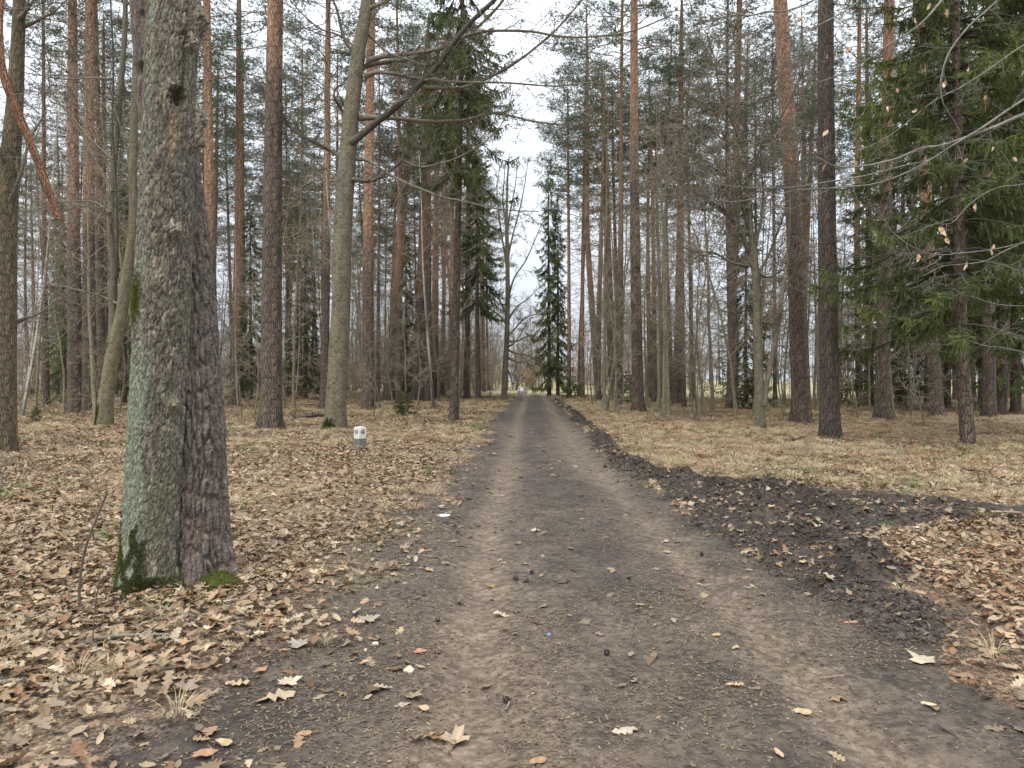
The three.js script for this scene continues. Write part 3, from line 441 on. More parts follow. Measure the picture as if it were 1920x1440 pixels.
{
  const b0 = V((279 - 960) / F * 5.05, 0, -5.05), o = thing('lichen_covered_tree', 'thick trunk with pale green lichen on its left side, grown against a pine', 'tree', b0); spots.push([b0.x, 5.05, 1]);
  const rows = axisFrom([[279, 1105, 5.05], [284, 1000, 5.05], [290, 850, 5.05], [298, 700, 5.05], [307, 500, 5.03], [318, 250, 5.0], [328, 0, 5.0]], b0), last = rows[rows.length - 1]; rows.push([19, last[1] + 0.5, last[2] + 0.2]);
  const rad = table([[-0.2, 0.205], [0.3, 0.192], [0.9, 0.186], [1.6, 0.18], [2.4, 0.175], [4.3, 0.168], [19, 0.05]]);
  const view = Math.atan2(5.05, 2.6), knobs = [[-78, 250, 0.06, 0.07], [-85, 205, 0.07, 0.09], [-72, 20, 0.06, 0.1], [-50, 70, 0.03, 0.06], [-20, 430, 0.045, 0.05], [-30, 760, 0.035, 0.045], [12, 520, 0.015, 0.07], [-10, 165, 0.04, 0.05], [-30, 75, 0.035, 0.04]].map(([off, py, h, r]) => [view + rad3(off), EYE + (Y0 - py) / F * 4.85, h, r]);
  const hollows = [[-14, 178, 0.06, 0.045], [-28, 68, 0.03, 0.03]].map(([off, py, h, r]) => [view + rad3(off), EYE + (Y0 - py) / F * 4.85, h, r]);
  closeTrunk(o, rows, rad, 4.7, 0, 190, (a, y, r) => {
    const u = (a + Math.PI) / (2 * Math.PI), off = wrapA(a - view), w = (fbm(u * 30, y * 7, 3, 3, 30) - 0.5) * 1.7, w2 = (fbm(u * 30, y * 7, 3, 23, 30) - 0.5) * 1.2;
    const [f1, f2, id] = voronoi(u * 52 + w, y * 12 + w2, 52, 0, 5), fis = ss(0.03, 0.34, f2 - f1), fine = clamp(1.5 * (fbm(u * 150, y * 60, 3, 6, 150) - 0.5) + 0.5), crack = ss(0.58, 0.75, fbm(u * 16, y * 1.2, 3, 12, 16));
    let e = 0.008 * (fis - 0.6) * (0.4 + id) + 0.0055 * (fine - 0.5) - 0.009 * crack + 0.02 * (fbm(u * 5, y * 0.9, 2, 14, 5) - 0.5); e += Math.exp(-Math.max(0, y) / 0.16) * 0.11 * (0.5 + 0.5 * Math.sin(a * 4 + 0.6)) * (0.35 + 0.65 * ss(-0.8, 0.5, off)) + Math.exp(-Math.max(0, y) / 0.05) * 0.05 * fbm(u * 12, y * 3, 2, 19, 12);
    let c = tint3([0.152, 0.13, 0.098], 0.62 + 0.55 * (id - 0.5) + 0.4 * fis + 0.75 * (fine - 0.5)); if (id > 0.9) c = tint3(c, 1.3);
    const lower = ss(2.1, 1.3, y), lich = clamp(lower * ss(rad3(14), rad3(34), off + 0.6 * (fbm(u * 22, y * 5, 3, 31, 22) - 0.5)) + 0.75 * (1 - lower) * Math.exp(-(((off - rad3(52)) / 0.2) ** 2)) * ss(0.38, 0.55, fbm(u * 40, y * 8, 3, 33, 40)) + 0.3 * ss(0.62, 0.7, fbm(u * 26, y * 9, 3, 35, 26)));
    c = c.map((q, i) => lerp(q, [0.205, 0.235, 0.165][i] * (0.72 + 0.5 * fine + 0.2 * (id - 0.5)), lich * (0.55 + 0.45 * fis)));
    const alg = ss(0.55, 0.66, fbm(u * 12, y * 1.5, 3, 37, 12)) * 0.45; c = c.map((q, i) => lerp(q, [0.14, 0.145, 0.075][i], alg));
    for (const [ka, ky, h, kr] of knobs) { const q = ((wrapA(a - ka) * r) ** 2 + (y - ky) ** 2) / (kr * kr); if (q < 5) { const g = Math.exp(-q); e += h * g * (0.75 + 0.6 * fine); c = c.map((b, i) => lerp(b, [0.26, 0.22, 0.165][i] * (0.6 + 0.8 * fine), g * 0.6)); } }
    for (const [ka, ky, h, kr] of hollows) { const q = ((wrapA(a - ka) * r) ** 2 + ((y - ky) / 1.5) ** 2) / (kr * kr) * (0.5 + 1.2 * fine), g = Math.exp(-q * q); if (q < 3) { e -= h * g; c = c.map((b, i) => lerp(b, [0.11, 0.085, 0.065][i], g)); } }  // hollows: rotten-wood brown, with the shade of the recess painted into the colour
    { const q = ((wrapA(a - view - rad3(4)) * r) / 0.05) ** 2 + ((y - 0.2) / 0.1) ** 2; if (q < 1.2) { const g = ss(1.1, 0.7, q + 0.5 * (fine - 0.5)); e -= 0.008 * g; c = c.map((b, i) => lerp(b, [0.33, 0.28, 0.2][i] * (0.8 + 0.4 * fine), g * 0.75)); } }
    { const q = ((wrapA(a - view + rad3(8)) * r) / 0.03) ** 2 + ((y - 3.2) / 0.24) ** 2; if (q < 1.2) { const g = ss(1.1, 0.6, q + 0.6 * (fine - 0.5)); e -= 0.006 * g; c = c.map((b, i) => lerp(b, [0.25, 0.18, 0.12][i] * (0.7 + 0.6 * fine), g * 0.8)); } }
    return [e, c];
  });
  const R = rng(61), G = new Geo(), ax = table(rows.map((r) => [r[0], r[1]])), az = table(rows.map((r) => [r[0], r[2]]));
  fuzz(G, 26000, R, () => { const y = Math.pow(R(), 1.6) * 0.5, off = lerp(0.1, 2.2, Math.pow(R(), 0.8)), a = view + off - (y < 0.13 ? R() * 1.6 : 0), fl = Math.exp(-y / 0.16) * 0.11 * (0.5 + 0.5 * Math.sin(a * 4 + 0.6)) + Math.exp(-y / 0.05) * 0.025, r = rad(y) + fl + 0.006, ok = fbm(a * 4, y * 9, 3, 55) + 0.25 * (0.2 - y) > 0.42; return [V(ax(y) + Math.cos(a) * r, ok ? y : -0.1, az(y) + Math.sin(a) * r), V(Math.cos(a), 0.3, Math.sin(a)).normalize()]; }, 0.016, [0.095, 0.115, 0.02]);
  fuzz(G, 1600, R, () => { const a = view + rad3(68) + R.n() * 0.28, y = 2.05 + R.n() * 0.12 + R.n() * 0.03, r = rad(y) + 0.008; return [V(ax(y) + Math.cos(a) * r, y, az(y) + Math.sin(a) * r), V(Math.cos(a), 0.2, Math.sin(a))]; }, 0.016, [0.12, 0.14, 0.02]);
  fuzz(G, 900, R, () => { const y = lerp(3.4, 4.4, R()), a = view - rad3(22) - (y - 3.4) * 0.12 + R.n() * 0.045, r = rad(y) + 0.008; return [V(ax(y) + Math.cos(a) * r, y, az(y) + Math.sin(a) * r), V(Math.cos(a), 0.2, Math.sin(a))]; }, 0.014, [0.11, 0.13, 0.025]);
  mesh('moss', G.build(), M.moss, o, 'stuff');
  const C = new Geo(); for (let i = 0; i < 9; i++) { const a = i * 2.4; branch(C, V(last[1] + 0.2, 9 + i * 0.9, last[2]), V(Math.cos(a), 0.8, Math.sin(a)), 4, 0.05, 0, rng(500 + i), { wig: 0.12, up: 0.03, min: 0.006, max: 3, count: [6, 5, 4], tint: [0.17, 0.14, 0.11] }); } mesh('limbs', C.build(), M.twig, o, 'stuff');

  const b1 = V((375 - 960) / F * 5.27, 0, -5.27), p = thing('pine_tree', 'pine with deeply furrowed plated bark behind the lichen covered trunk', 'tree', b1); spots.push([b1.x, 5.38, 1]);
  const rows1 = axisFrom([[375, 1089, 5.27], [371, 950, 5.27], [367, 800, 5.28], [356, 620, 5.3], [340, 430, 5.34], [312, 200, 5.38], [296, 0, 5.38]], b1), l1 = rows1[rows1.length - 1]; rows1.push([22, l1[1] - 1.2, l1[2] - 0.6]);
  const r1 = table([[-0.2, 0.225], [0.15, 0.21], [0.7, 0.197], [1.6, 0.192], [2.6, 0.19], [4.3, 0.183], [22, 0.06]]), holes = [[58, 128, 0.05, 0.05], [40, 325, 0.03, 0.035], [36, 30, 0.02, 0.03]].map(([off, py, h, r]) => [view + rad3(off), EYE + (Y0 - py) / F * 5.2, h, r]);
  closeTrunk(p, rows1, r1, 4.8, 0, 180, (a, y, r) => {
    const u = (a + Math.PI) / (2 * Math.PI), w = (fbm(u * 18, y * 4, 3, 103, 18) - 0.5) * 1.5, w2 = (fbm(u * 18, y * 4, 3, 123, 18) - 0.5) * 1.1, hi = ss(2.2, 3.6, y);
    const [f1, f2, id] = voronoi(u * 30 + w, y * 5 + w2, 30, 0, 15), [g1, g2, id2] = voronoi(u * 48 + w * 2, y * 20 + w2 * 2, 48, 0, 16), fis = ss(0.04, 0.36, f2 - f1), f3 = ss(0.03, 0.3, g2 - g1), fine = fbm(u * 190, y * 100, 3, 106, 190);
    let e = (0.022 * (fis - 0.7) * (0.6 + 0.8 * id) + 0.007 * f3 * id2) * lerp(1, 0.45, hi) + 0.006 * (fine - 0.5) + 0.012 * (fbm(u * 5, y, 2, 114, 5) - 0.5); e += Math.exp(-Math.max(0, y) / 0.2) * 0.11 * (0.5 + 0.5 * Math.sin(a * 5 + 1));
    let c = [0.142, 0.119, 0.1].map((q, i) => lerp([0.115, 0.09, 0.072][i], q * (0.75 + 0.4 * id2 + 0.25 * (id - 0.5) + 0.5 * (fine - 0.5)), 0.2 + 0.8 * fis));
    const warm = ss(0.55, 0.7, fbm(u * 9, y * 2, 3, 133, 9)); c = c.map((q, i) => q * [1 + 0.08 * warm, 1 + 0.03 * warm, 1][i]);
    for (const [ka, ky, h, kr] of holes) { const q = ((wrapA(a - ka) * r) ** 2 + (y - ky) ** 2) / (kr * kr), g = Math.exp(-q * q); if (q < 3) { e -= h * g; c = c.map((b, i) => lerp(b, [0.1, 0.078, 0.062][i], g)); } }  // holes: brown wood, recess shade painted in, darkest where deepest
    return [e, c];
  });
  const root = new Geo(), Rr = rng(63), rp = onGround(408, 1108), loc = rp.clone().sub(b1); // mossy root hump at its foot
  const hump = (x, z) => Math.max(0, 0.12 * Math.exp(-(((x / 0.15) ** 2 + (z / 0.12) ** 2))) * (0.35 + 1.3 * fbm(x * 12 + 50, z * 12 + 50, 3)) - 0.02);
  for (let i = 0; i < 24; i++) for (let j = 0; j < 24; j++) { const f = (q) => (q / 24 - 0.5) * 0.6, q = (a, b) => V(loc.x + f(a), loc.y + hump(f(a), f(b)) - 0.004, loc.z + f(b)); if (hump(f(i), f(j)) + hump(f(i + 1), f(j + 1)) <= 0.002) continue; root.tri(q(i, j), q(i, j + 1), q(i + 1, j), [0.1, 0.11, 0.03]); root.tri(q(i + 1, j), q(i, j + 1), q(i + 1, j + 1), [0.1, 0.11, 0.03]); }
  fuzz(root, 9000, Rr, () => { const x = Rr.n() * 0.19, z = Rr.n() * 0.14, hh = hump(x, z); return [V(loc.x + x, loc.y + (hh > 0.004 ? hh : -0.1), loc.z + z), V(0, 1, 0)]; }, 0.015, [0.115, 0.145, 0.02]); mesh('moss', root.build(), M.moss, p, 'stuff');
  const pc = pineCrowns[0], cg = mesh('crown', pc.leaf, M.needle, p, 'stuff'); cg.position.set(l1[1] - 0.8, 14, l1[2] - 0.3); mesh('limbs', pc.wood, M.twig, cg, 'stuff');
}

// ---------------------------------------------------------------- trees one can tell apart, by their feet in the photograph
const pines = [
  { xb: 143, yb: 774, w: 27, xt: 141, oh: 8.5, label: 'left one of two pines standing close together at the left' },
  { xb: 168, yb: 776, w: 25, xt: 172, oh: 8, label: 'right one of two pines standing close together at the left' },
  { xb: 205, yb: 742, w: 13, xt: 243, oh: 6, orange: 1.15, label: 'slanting orange pine just left of the thick lichen covered trunk' },
  { xb: 401, yb: 770, w: 23, xt: 389, oh: 7.5, orange: 1.1, label: 'straight orange topped pine just right of the double trunk' },
  { xb: 438, yb: 762, w: 17, xt: 452, oh: 5.5, orange: 0.85, label: 'pale slim pine with a thin birch at its foot' },
  { xb: 508, yb: 806, w: 40, xt: 518, oh: 10.5, tone: 0.88, label: 'stout dark brown pine between double trunk and smooth barked tree' },
  { xb: 541, yb: 736, w: 13, xt: 545, oh: 14, tone: 1.05, orange: 0.3, label: 'mossy green distant trunk right of the stout dark pine' },
  { xb: 563, yb: 746, w: 8, xt: 573, oh: 4, orange: 1.1, label: 'very thin reddish pine left of the smooth barked tree' },
  { xb: 608, yb: 769, w: 17, xt: 619, oh: 9, label: 'slim pine right behind the smooth barked tree' },
  { xb: 690, yb: 771, w: 24, xt: 698, oh: 7, label: 'straight pine standing behind the white boundary stone' },
  { xb: 727, yb: 752, w: 22, xt: 800, oh: 7.5, mid: [750, 430], label: 'pine leaning right between two straight pines left of the road' },
  { xb: 783, yb: 752, w: 26, xt: 806, oh: 8, tone: 0.9, label: 'broad pine behind the small spruce seedling' },
  { xb: 815, yb: 748, w: 15, xt: 821, oh: 5.5, orange: 1.2, label: 'bright orange thin pine left of the dark roadside spruce' },
  { xb: 829, yb: 744, w: 9, xt: 843, oh: 6, label: 'thinnest pine beside the dark roadside spruce' },
  { xb: 875, yb: 748, w: 12, xt: 880, oh: 12, orange: 0.4, label: 'grey distant trunk right of the dark roadside spruce' },
  { xb: 1067, yb: 748, w: 8, xt: 1064, oh: 4, label: 'slim reddish pine nearest the road on the right' },
  { xb: 1092, yb: 747, w: 9, xt: 1097, oh: 3, orange: 1.1, label: 'slim orange pine second from the road on the right' },
  { xb: 1123, yb: 750, w: 13, xt: 1097, oh: 6, mid: [1102, 430], label: 'pine bending left, third from the road on the right' },
  { xb: 1151, yb: 748, w: 17, xt: 1122, oh: 9, mid: [1139, 430], label: 'grey barked pine with flared foot right of the road' },
  { xb: 1197, yb: 774, w: 22, xt: 1186, oh: 12, tone: 1.05, label: 'greenish grey furrowed pine closest to the road on the right' },
  { xb: 1268, yb: 760, w: 16, xt: 1278, oh: 8, tone: 0.85, label: 'dark pine behind bare saplings right of the road' },
  { xb: 1236, yb: 750, w: 10, xt: 1262, oh: 5, label: 'thin slanting pine behind bare saplings right of the road' },
  { xb: 1370, yb: 770, w: 17, xt: 1384, oh: 11, tone: 1.1, orange: 0.5, label: 'olive grey straight trunk left of the forked bare tree' },
  { xb: 1453, yb: 752, w: 8, xt: 1449, oh: 3.5, label: 'thin orange pine right behind the forked bare tree' },
  { xb: 1504, yb: 796, w: 35, xt: 1463, oh: 8.5, mid: [1491, 430], label: 'thick reddish pine leaning left beside the dark trunk' },
  { xb: 1500, yb: 752, w: 13, xt: 1530, oh: 2, orange: 1.3, label: 'vivid orange slim pine seen behind the thick leaning pine' },
  { xb: 1557, yb: 826, w: 35, xt: 1551, oh: 13, tone: 0.55, orange: 0.4, label: 'dark nearly black trunk nearest the clearing on the right', dead: 30 },
  { xb: 1612, yb: 757, w: 13, xt: 1604, oh: 5, orange: 1.1, label: 'orange pine just right of the dark black trunk' },
  { xb: 1654, yb: 789, w: 27, xt: 1665, oh: 9, label: 'grey brown pine under the first spruce boughs on the right' },
  { xb: 1756, yb: 784, w: 25, xt: 1725, oh: 6, label: 'pine with reddish upper trunk among the spruces on the right' },
  { xb: 1855, yb: 783, w: 24, xt: 1850, oh: 9, tone: 0.85, label: 'left one of two dark pines close together at far right' },
  { xb: 1876, yb: 777, w: 18, xt: 1880, oh: 9, tone: 0.85, label: 'right one of two dark pines close together at far right' },
];
pines.forEach((p, i) => pineTree({ seed: i + 1, H: 24 + (i * 7 % 5), ...p, group: 'single pines one can tell apart' }));

const spGeo = { road: spruceGeo(71, 23, 8.6, 2.4, 6, 40, { step: 0.36, gap: 0.12, sub: 6, drop: 0.75, wid: 1.25 }), big: spruceGeo(72, 20, 2.7, 3.3, 6, 40, { step: 0.34, sub: 6, gap: 0.1, drop: 0.42, wid: 1.15 }), low: spruceGeo(73, 17, 1.3, 2.8, 6, 34, { step: 0.36, sub: 5, gap: 0.14, drop: 0.6, wid: 1.5 }), slim: spruceGeo(74, 17.5, 1.2, 1.9, 6, 34, { step: 0.4, sub: 5, gap: 0.3, wid: 2, drop: 0.9, pale: 1.2 }), mid: spruceGeo(76, 17, 6.3, 2.6, 6, 34, { step: 0.36, sub: 5, gap: 0.14, drop: 0.8, wid: 1.8 }), seedling: spruceGeo(75, 0.75, 0.04, 0.5, 5, 60, { step: 0.09, drop: 0.1, sub: 5, spray: 0.35, wid: 0.6 }) };
spruceTree({ xb: 851, yb: 791, w: 17, xt: 868, H: 23, geo: spGeo.road, seed: 1, tone: 0.8, label: 'dark slender spruce closest to the left road edge' });
spruceTree({ xb: 897, yb: 752, w: 10, xt: 890, H: 19, geo: spGeo.mid, seed: 2, tone: 0.9, s: 1, label: 'spruce hanging over the left verge behind the dark slender one' });
spruceTree({ xb: 1030, yb: 743, w: 8, xt: 1026, H: 21, geo: spGeo.slim, seed: 3, s: 1.17, tone: 0.9, label: 'taller narrow spruce at the far end of the road' });
spruceTree({ xb: 1046, yb: 743, w: 7, xt: 1046, H: 18, geo: spGeo.slim, seed: 4, s: 1, tone: 0.9, label: 'shorter narrow spruce at the far end of the road' });
spruceTree({ xb: 1816, yb: 836, w: 25, xt: 1790, H: 19, geo: spGeo.big, seed: 5, mid: [1799, 560], label: 'nearest spruce at right with a trunk curving at its foot' });
spruceTree({ xb: 1693, yb: 771, w: 13, xt: 1690, H: 18, geo: spGeo.low, seed: 6, label: 'spruce between two pines right of the dark trunk' });
spruceTree({ xb: 1776, yb: 769, w: 13, xt: 1780, H: 20, geo: spGeo.big, seed: 7, label: 'full spruce behind the curved spruce trunk' });
spruceTree({ xb: 1905, yb: 776, w: 18, xt: 1900, H: 19, geo: spGeo.low, seed: 8, s: 1.15, label: 'dark spruce at the right edge behind two pines' });
spruceTree({ xb: 1960, yb: 818, w: 24, xt: 1955, H: 20, geo: spGeo.big, seed: 9, label: 'spruce reaching in from the right edge' });
spruceTree({ xb: 1632, yb: 764, w: 13, xt: 1628, H: 17, geo: spGeo.low, seed: 10, s: 0.95, label: 'spruce with low boughs just right of the dark trunk' });
spruceTree({ xb: 1840, yb: 762, w: 12, xt: 1840, H: 20, geo: spGeo.big, seed: 16, label: 'spruce farthest back between the paired dark pines' });
spruceTree({ xb: 232, yb: 757, w: 11, xt: 236, H: 15, geo: spGeo.low, seed: 11, s: 0.8, label: 'young spruce half hidden left of the double trunk' });
spruceTree({ xb: 470, yb: 752, w: 9, xt: 470, H: 14, geo: spGeo.low, seed: 12, s: 0.8, label: 'dark young spruce between pale pine and stout dark pine' });
spruceTree({ xb: 572, yb: 750, w: 9, xt: 574, H: 14, geo: spGeo.low, seed: 13, s: 0.8, label: 'dark young spruce left of the smooth barked tree' });
spruceTree({ xb: 762, yb: 750, w: 8, xt: 760, H: 12, geo: spGeo.low, seed: 14, s: 0.7, label: 'young spruce behind the leaning pine left of the road' });
spruceTree({ xb: 1398, yb: 758, w: 8, xt: 1398, H: 14, geo: spGeo.low, seed: 15, s: 0.8, label: 'spruce behind the forked bare tree on the right' });
function seedling(px, py, s, label) { const p = onGround(px, py), o = thing('spruce_seedling', label, 'sapling', p, 'spruce seedlings on the forest floor', px); const t = new Geo(); tube(t, [V(0, -0.03, 0), V(0.01, 0.35, 0), V(0, 0.74, 0)], [0.009, 0.006, 0.002], { seg: 5, color: () => [0.14, 0.11, 0.08] }); mesh('trunk', t.build(), M.twig, o); mesh('foliage', spGeo.seedling.leaf, M.needle, o, 'stuff'); mesh('twigs', spGeo.seedling.wood, M.twig, o, 'stuff'); o.scale.setScalar(s); }
seedling(760, 782, 1.35, 'low spreading spruce seedling left of the dark roadside spruce'); seedling(1176, 756, 2.6, 'spruce seedling right of the grey pine with flared foot'); seedling(1072, 750, 2.2, 'spruce seedling at the foot of the slim reddish pine'); seedling(68, 790, 0.75, 'tiny bright spruce seedling at the left among leaves'); seedling(1405, 770, 2.4, 'dark seedling behind the forked bare tree');

// ---------------------------------------------------------------- broadleaf trees drawn limb by limb
function polyLimb(o, base, list, d0, w0, w1, R, opts = {}) { // list of picture points at about one distance
  let dd = d0; const pts = list.map(([x, y], i) => { if (i) dd += R.n() * (opts.drift ?? 0.25) + (opts.slant ?? 0); return at(x, y, dd).sub(base); }), n = Math.max(8, list.length * 4), c = smooth(pts, n), rad = taper(n + 1, w0 / 2 / F * d0, w1 / 2 / F * d0, 0.8).map((q, i) => q * (1 + 0.7 * Math.exp(-i * 0.7))), G = new Geo();
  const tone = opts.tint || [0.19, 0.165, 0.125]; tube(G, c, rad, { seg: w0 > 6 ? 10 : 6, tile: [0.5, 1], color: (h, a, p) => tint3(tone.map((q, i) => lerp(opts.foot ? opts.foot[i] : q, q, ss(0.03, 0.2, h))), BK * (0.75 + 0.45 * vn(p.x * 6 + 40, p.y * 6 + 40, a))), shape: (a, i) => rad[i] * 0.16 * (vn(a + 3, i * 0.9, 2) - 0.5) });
  const m = mesh(opts.name || 'limb', G.build(), M.smooth, o), T = new Geo();
  const nt = Math.round(0.8 * (opts.twigs ?? list.length * 4)); for (let i = 0; i < nt; i++) { const q = lerp(opts.from ?? 0.2, 1, (i + R()) / nt) * n, j = Math.min(n - 1, Math.floor(q)), p = c[j].clone().lerp(c[j + 1], q - j), t = c[j + 1].clone().sub(c[j]).normalize(), a = R() * 6.28, s = t.clone().multiplyScalar(0.7).add(V(Math.cos(a), Math.sin(a) * 0.8, Math.sin(a * 1.7) * 0.8)); branch(T, p, s, R.r(0.35, 1) * (opts.reach ?? 1.3), Math.max(opts.min ?? 0.0075, rad[j] * 0.35), 1, R, { wig: 0.17, up: 0.012, min: opts.min ?? 0.0075, max: 3, count: [0, 4, opts.bushy ? 5 : 3], step: 0.22, tint: opts.twig || [0.15, 0.13, 0.1], from: [0, 0.15, 0.2] }); }
  mesh('twigs', T.build(), M.twig, m, 'stuff'); return m;
}
function polyTrunk(o, base, list, d, w, opts = {}) { // list of [x, y, width] in the picture, from the foot up
  const pts = list.map(([x, y]) => at(x, y, d).sub(base)); pts[0].y = -0.08; const n = list.length * 6, c = smooth(pts, n), G = new Geo(), ws = list.map((q) => q[2] / 2 / F * d);
  const rad = c.map((_, i) => { const q = i / n * (list.length - 1), j = Math.min(list.length - 2, Math.floor(q)); return lerp(ws[j], ws[j + 1], q - j); }), tone = opts.tint || [0.17, 0.147, 0.105], ph = opts.ph || 1;
  tube(G, c, rad, { seg: 20, tile: [0.6, 1.2], color: (h, a, p) => tint3(tone, BK * (0.72 + 0.5 * fbm(Math.cos(a) * 2 + 20, p.y * 1.3, 3, Math.sin(a) * 2 + 30))), shape: (a, i, p) => rad[i] * (0.3 * Math.exp(-Math.max(0, p.y) / 0.25) * (0.6 + 0.4 * Math.sin(a * 4 + ph)) + 0.06 * (vn(Math.cos(a) * 2, p.y * 2, Math.sin(a) * 2 + ph) - 0.5)) });
  return mesh(opts.name || 'trunk', G.build(), opts.rough ? M.pine : M.smooth, o);
}
function footMoss(o, r, R, n = 2500, h = 0.35, toward = 2.2, spread = 1) { const G = new Geo(); fuzz(G, n, R, () => { const da = R.n() * spread, a = toward + da, y = Math.pow(R(), 1.4) * h * Math.exp(-da * da * 1.6) * (0.5 + vn(da * 6 + 9, 3)), rr = r * (1.02 + 0.35 * Math.exp(-y / 0.2)); return [V(Math.cos(a) * rr, y - 0.02, Math.sin(a) * rr), V(Math.cos(a), 0.4, Math.sin(a)).normalize()]; }, 0.04, [0.1, 0.13, 0.02]); mesh('moss', G.build(), M.moss, o, 'stuff'); }
{ // the smooth barked tree whose boughs reach over the road
  const R = rng(81), d = dOf(806), b = onGround(628, 806), o = thing('broadleaf_tree', 'smooth barked leafless tree spreading long boughs toward the road', 'tree', b); spots.push([b.x, d, 1.2]);
  polyTrunk(o, b, [[628, 806, 40], [632, 700, 36], [640, 560, 34], [643, 430, 34], [652, 300, 32], [660, 210, 29], [672, 110, 25], [690, 0, 22], [700, -150, 15], [715, -330, 6]], d);
  footMoss(o, 0.3, R, 4500, 0.3, 1.9, 0.75);
  const dark = [0.1, 0.085, 0.07];
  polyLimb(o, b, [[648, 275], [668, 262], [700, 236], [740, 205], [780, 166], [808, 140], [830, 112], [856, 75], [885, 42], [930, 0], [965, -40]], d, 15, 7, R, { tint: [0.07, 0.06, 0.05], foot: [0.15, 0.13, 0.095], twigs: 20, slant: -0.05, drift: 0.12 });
  polyLimb(o, b, [[674, 132], [692, 124], [730, 118], [765, 113], [800, 100], [850, 82], [880, 66], [905, 45], [942, 5], [960, -30]], d, 10, 5, R, { twigs: 30, slant: 0.1 });
  polyLimb(o, b, [[688, 116], [720, 108], [770, 103], [830, 92], [868, 72], [905, 62], [930, 60], [1000, 62], [1045, 70], [1090, 72], [1180, 62], [1260, 30]], d, 9, 2.5, R, { twigs: 44, slant: -0.1 });
  polyLimb(o, b, [[684, 145], [705, 138], [740, 140], [775, 148], [830, 154], [880, 156], [950, 157], [1040, 163], [1110, 156]], d, 9, 2, R, { twigs: 36 });
  polyLimb(o, b, [[790, 166], [830, 166], [865, 166], [910, 150], [945, 133], [980, 110], [1020, 78], [1050, 50], [1092, 0], [1110, -30]], d, 7, 3, R, { twigs: 34 });
  polyLimb(o, b, [[675, 222], [720, 222], [760, 225], [800, 229], [850, 228], [880, 225], [920, 214], [955, 218], [990, 227], [1040, 234], [1090, 238], [1170, 235]], d, 9, 2, R, { twigs: 46, slant: 0.1 });
  polyLimb(o, b, [[665, 298], [690, 302], [715, 318], [750, 338], [790, 355], [830, 370], [870, 378], [920, 390], [960, 395], [1010, 397]], d, 7, 1.6, R, { twigs: 30, slant: -0.15 });
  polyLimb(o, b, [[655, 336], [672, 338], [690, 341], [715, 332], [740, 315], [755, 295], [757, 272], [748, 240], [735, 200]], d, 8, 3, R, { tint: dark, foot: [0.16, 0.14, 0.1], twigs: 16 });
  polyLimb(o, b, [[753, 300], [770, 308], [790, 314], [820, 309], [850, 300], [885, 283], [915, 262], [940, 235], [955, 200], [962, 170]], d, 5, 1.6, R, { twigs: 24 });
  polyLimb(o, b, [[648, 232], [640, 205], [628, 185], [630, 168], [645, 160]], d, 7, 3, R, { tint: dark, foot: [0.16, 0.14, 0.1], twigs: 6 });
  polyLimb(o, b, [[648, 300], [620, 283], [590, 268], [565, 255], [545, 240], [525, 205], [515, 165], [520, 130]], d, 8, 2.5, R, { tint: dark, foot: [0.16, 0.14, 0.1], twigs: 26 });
  polyLimb(o, b, [[642, 350], [618, 322], [595, 305], [570, 285], [545, 262], [520, 235], [505, 200]], d, 5, 1.6, R, { twigs: 26 });
  polyLimb(o, b, [[640, 415], [622, 398], [605, 385], [590, 395], [580, 430], [575, 470]], d, 5, 1.5, R, { twigs: 14 });
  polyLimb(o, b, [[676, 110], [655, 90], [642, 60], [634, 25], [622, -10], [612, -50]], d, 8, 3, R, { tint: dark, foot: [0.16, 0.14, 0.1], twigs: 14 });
  polyLimb(o, b, [[684, 60], [705, 80], [728, 100], [760, 112], [800, 125]], d, 6, 2, R, { twigs: 14 });
  polyLimb(o, b, [[688, 20], [720, 8], [760, -15], [800, -50]], d, 7, 3, R, { twigs: 18 });
  polyLimb(o, b, [[672, 95], [640, 70], [600, 55], [560, 20], [530, -20]], d, 5, 2, R, { twigs: 20 });
}
{ // roadside tree at the far end
  const R = rng(82), d = dOf(749), b = onGround(945, 749), o = thing('broadleaf_tree', 'leafless tree at the far left road edge with boughs arching over', 'tree', b); spots.push([b.x, d, 1.2]);
  polyTrunk(o, b, [[945, 749, 13], [947, 700, 12], [950, 640, 11], [952, 560, 10], [951, 470, 9], [950, 400, 6], [952, 330, 3.5], [955, 288, 1.5]].map(([x, y, w]) => [x, y, w * 0.88]), d, 12, { tint: [0.23, 0.2, 0.145] });
  for (const l of [[[952, 480], [962, 440], [975, 390], [985, 340], [990, 300]], [[951, 500], [942, 450], [935, 400], [932, 350], [938, 310]], [[951, 430], [958, 390], [966, 350], [970, 305]], [[950, 420], [943, 380], [945, 340], [948, 300]], [[952, 560], [965, 520], [985, 490], [1003, 450], [1015, 420]], [[952, 600], [970, 575], [990, 560], [1010, 540]], [[951, 610], [935, 590], [915, 578], [890, 572], [870, 580]], [[951, 640], [968, 640], [985, 632], [1005, 630], [1012, 640]], [[950, 655], [966, 662], [985, 665], [1003, 672], [1012, 680]], [[951, 630], [964, 618], [980, 600], [1000, 590], [1020, 592]], [[950, 668], [962, 676], [975, 680], [992, 676], [1010, 668]], [[951, 650], [962, 645], [980, 620], [990, 600]], [[950, 590], [938, 565], [925, 540], [915, 520]], [[949, 690], [958, 705], [962, 722], [975, 730]]])
    polyLimb(o, b, l, d, 4, 1.2, R, { twigs: 12, min: 0.012, reach: 1.7, drift: 0.5, tint: [0.22, 0.19, 0.14], twig: [0.25, 0.21, 0.16] });
}
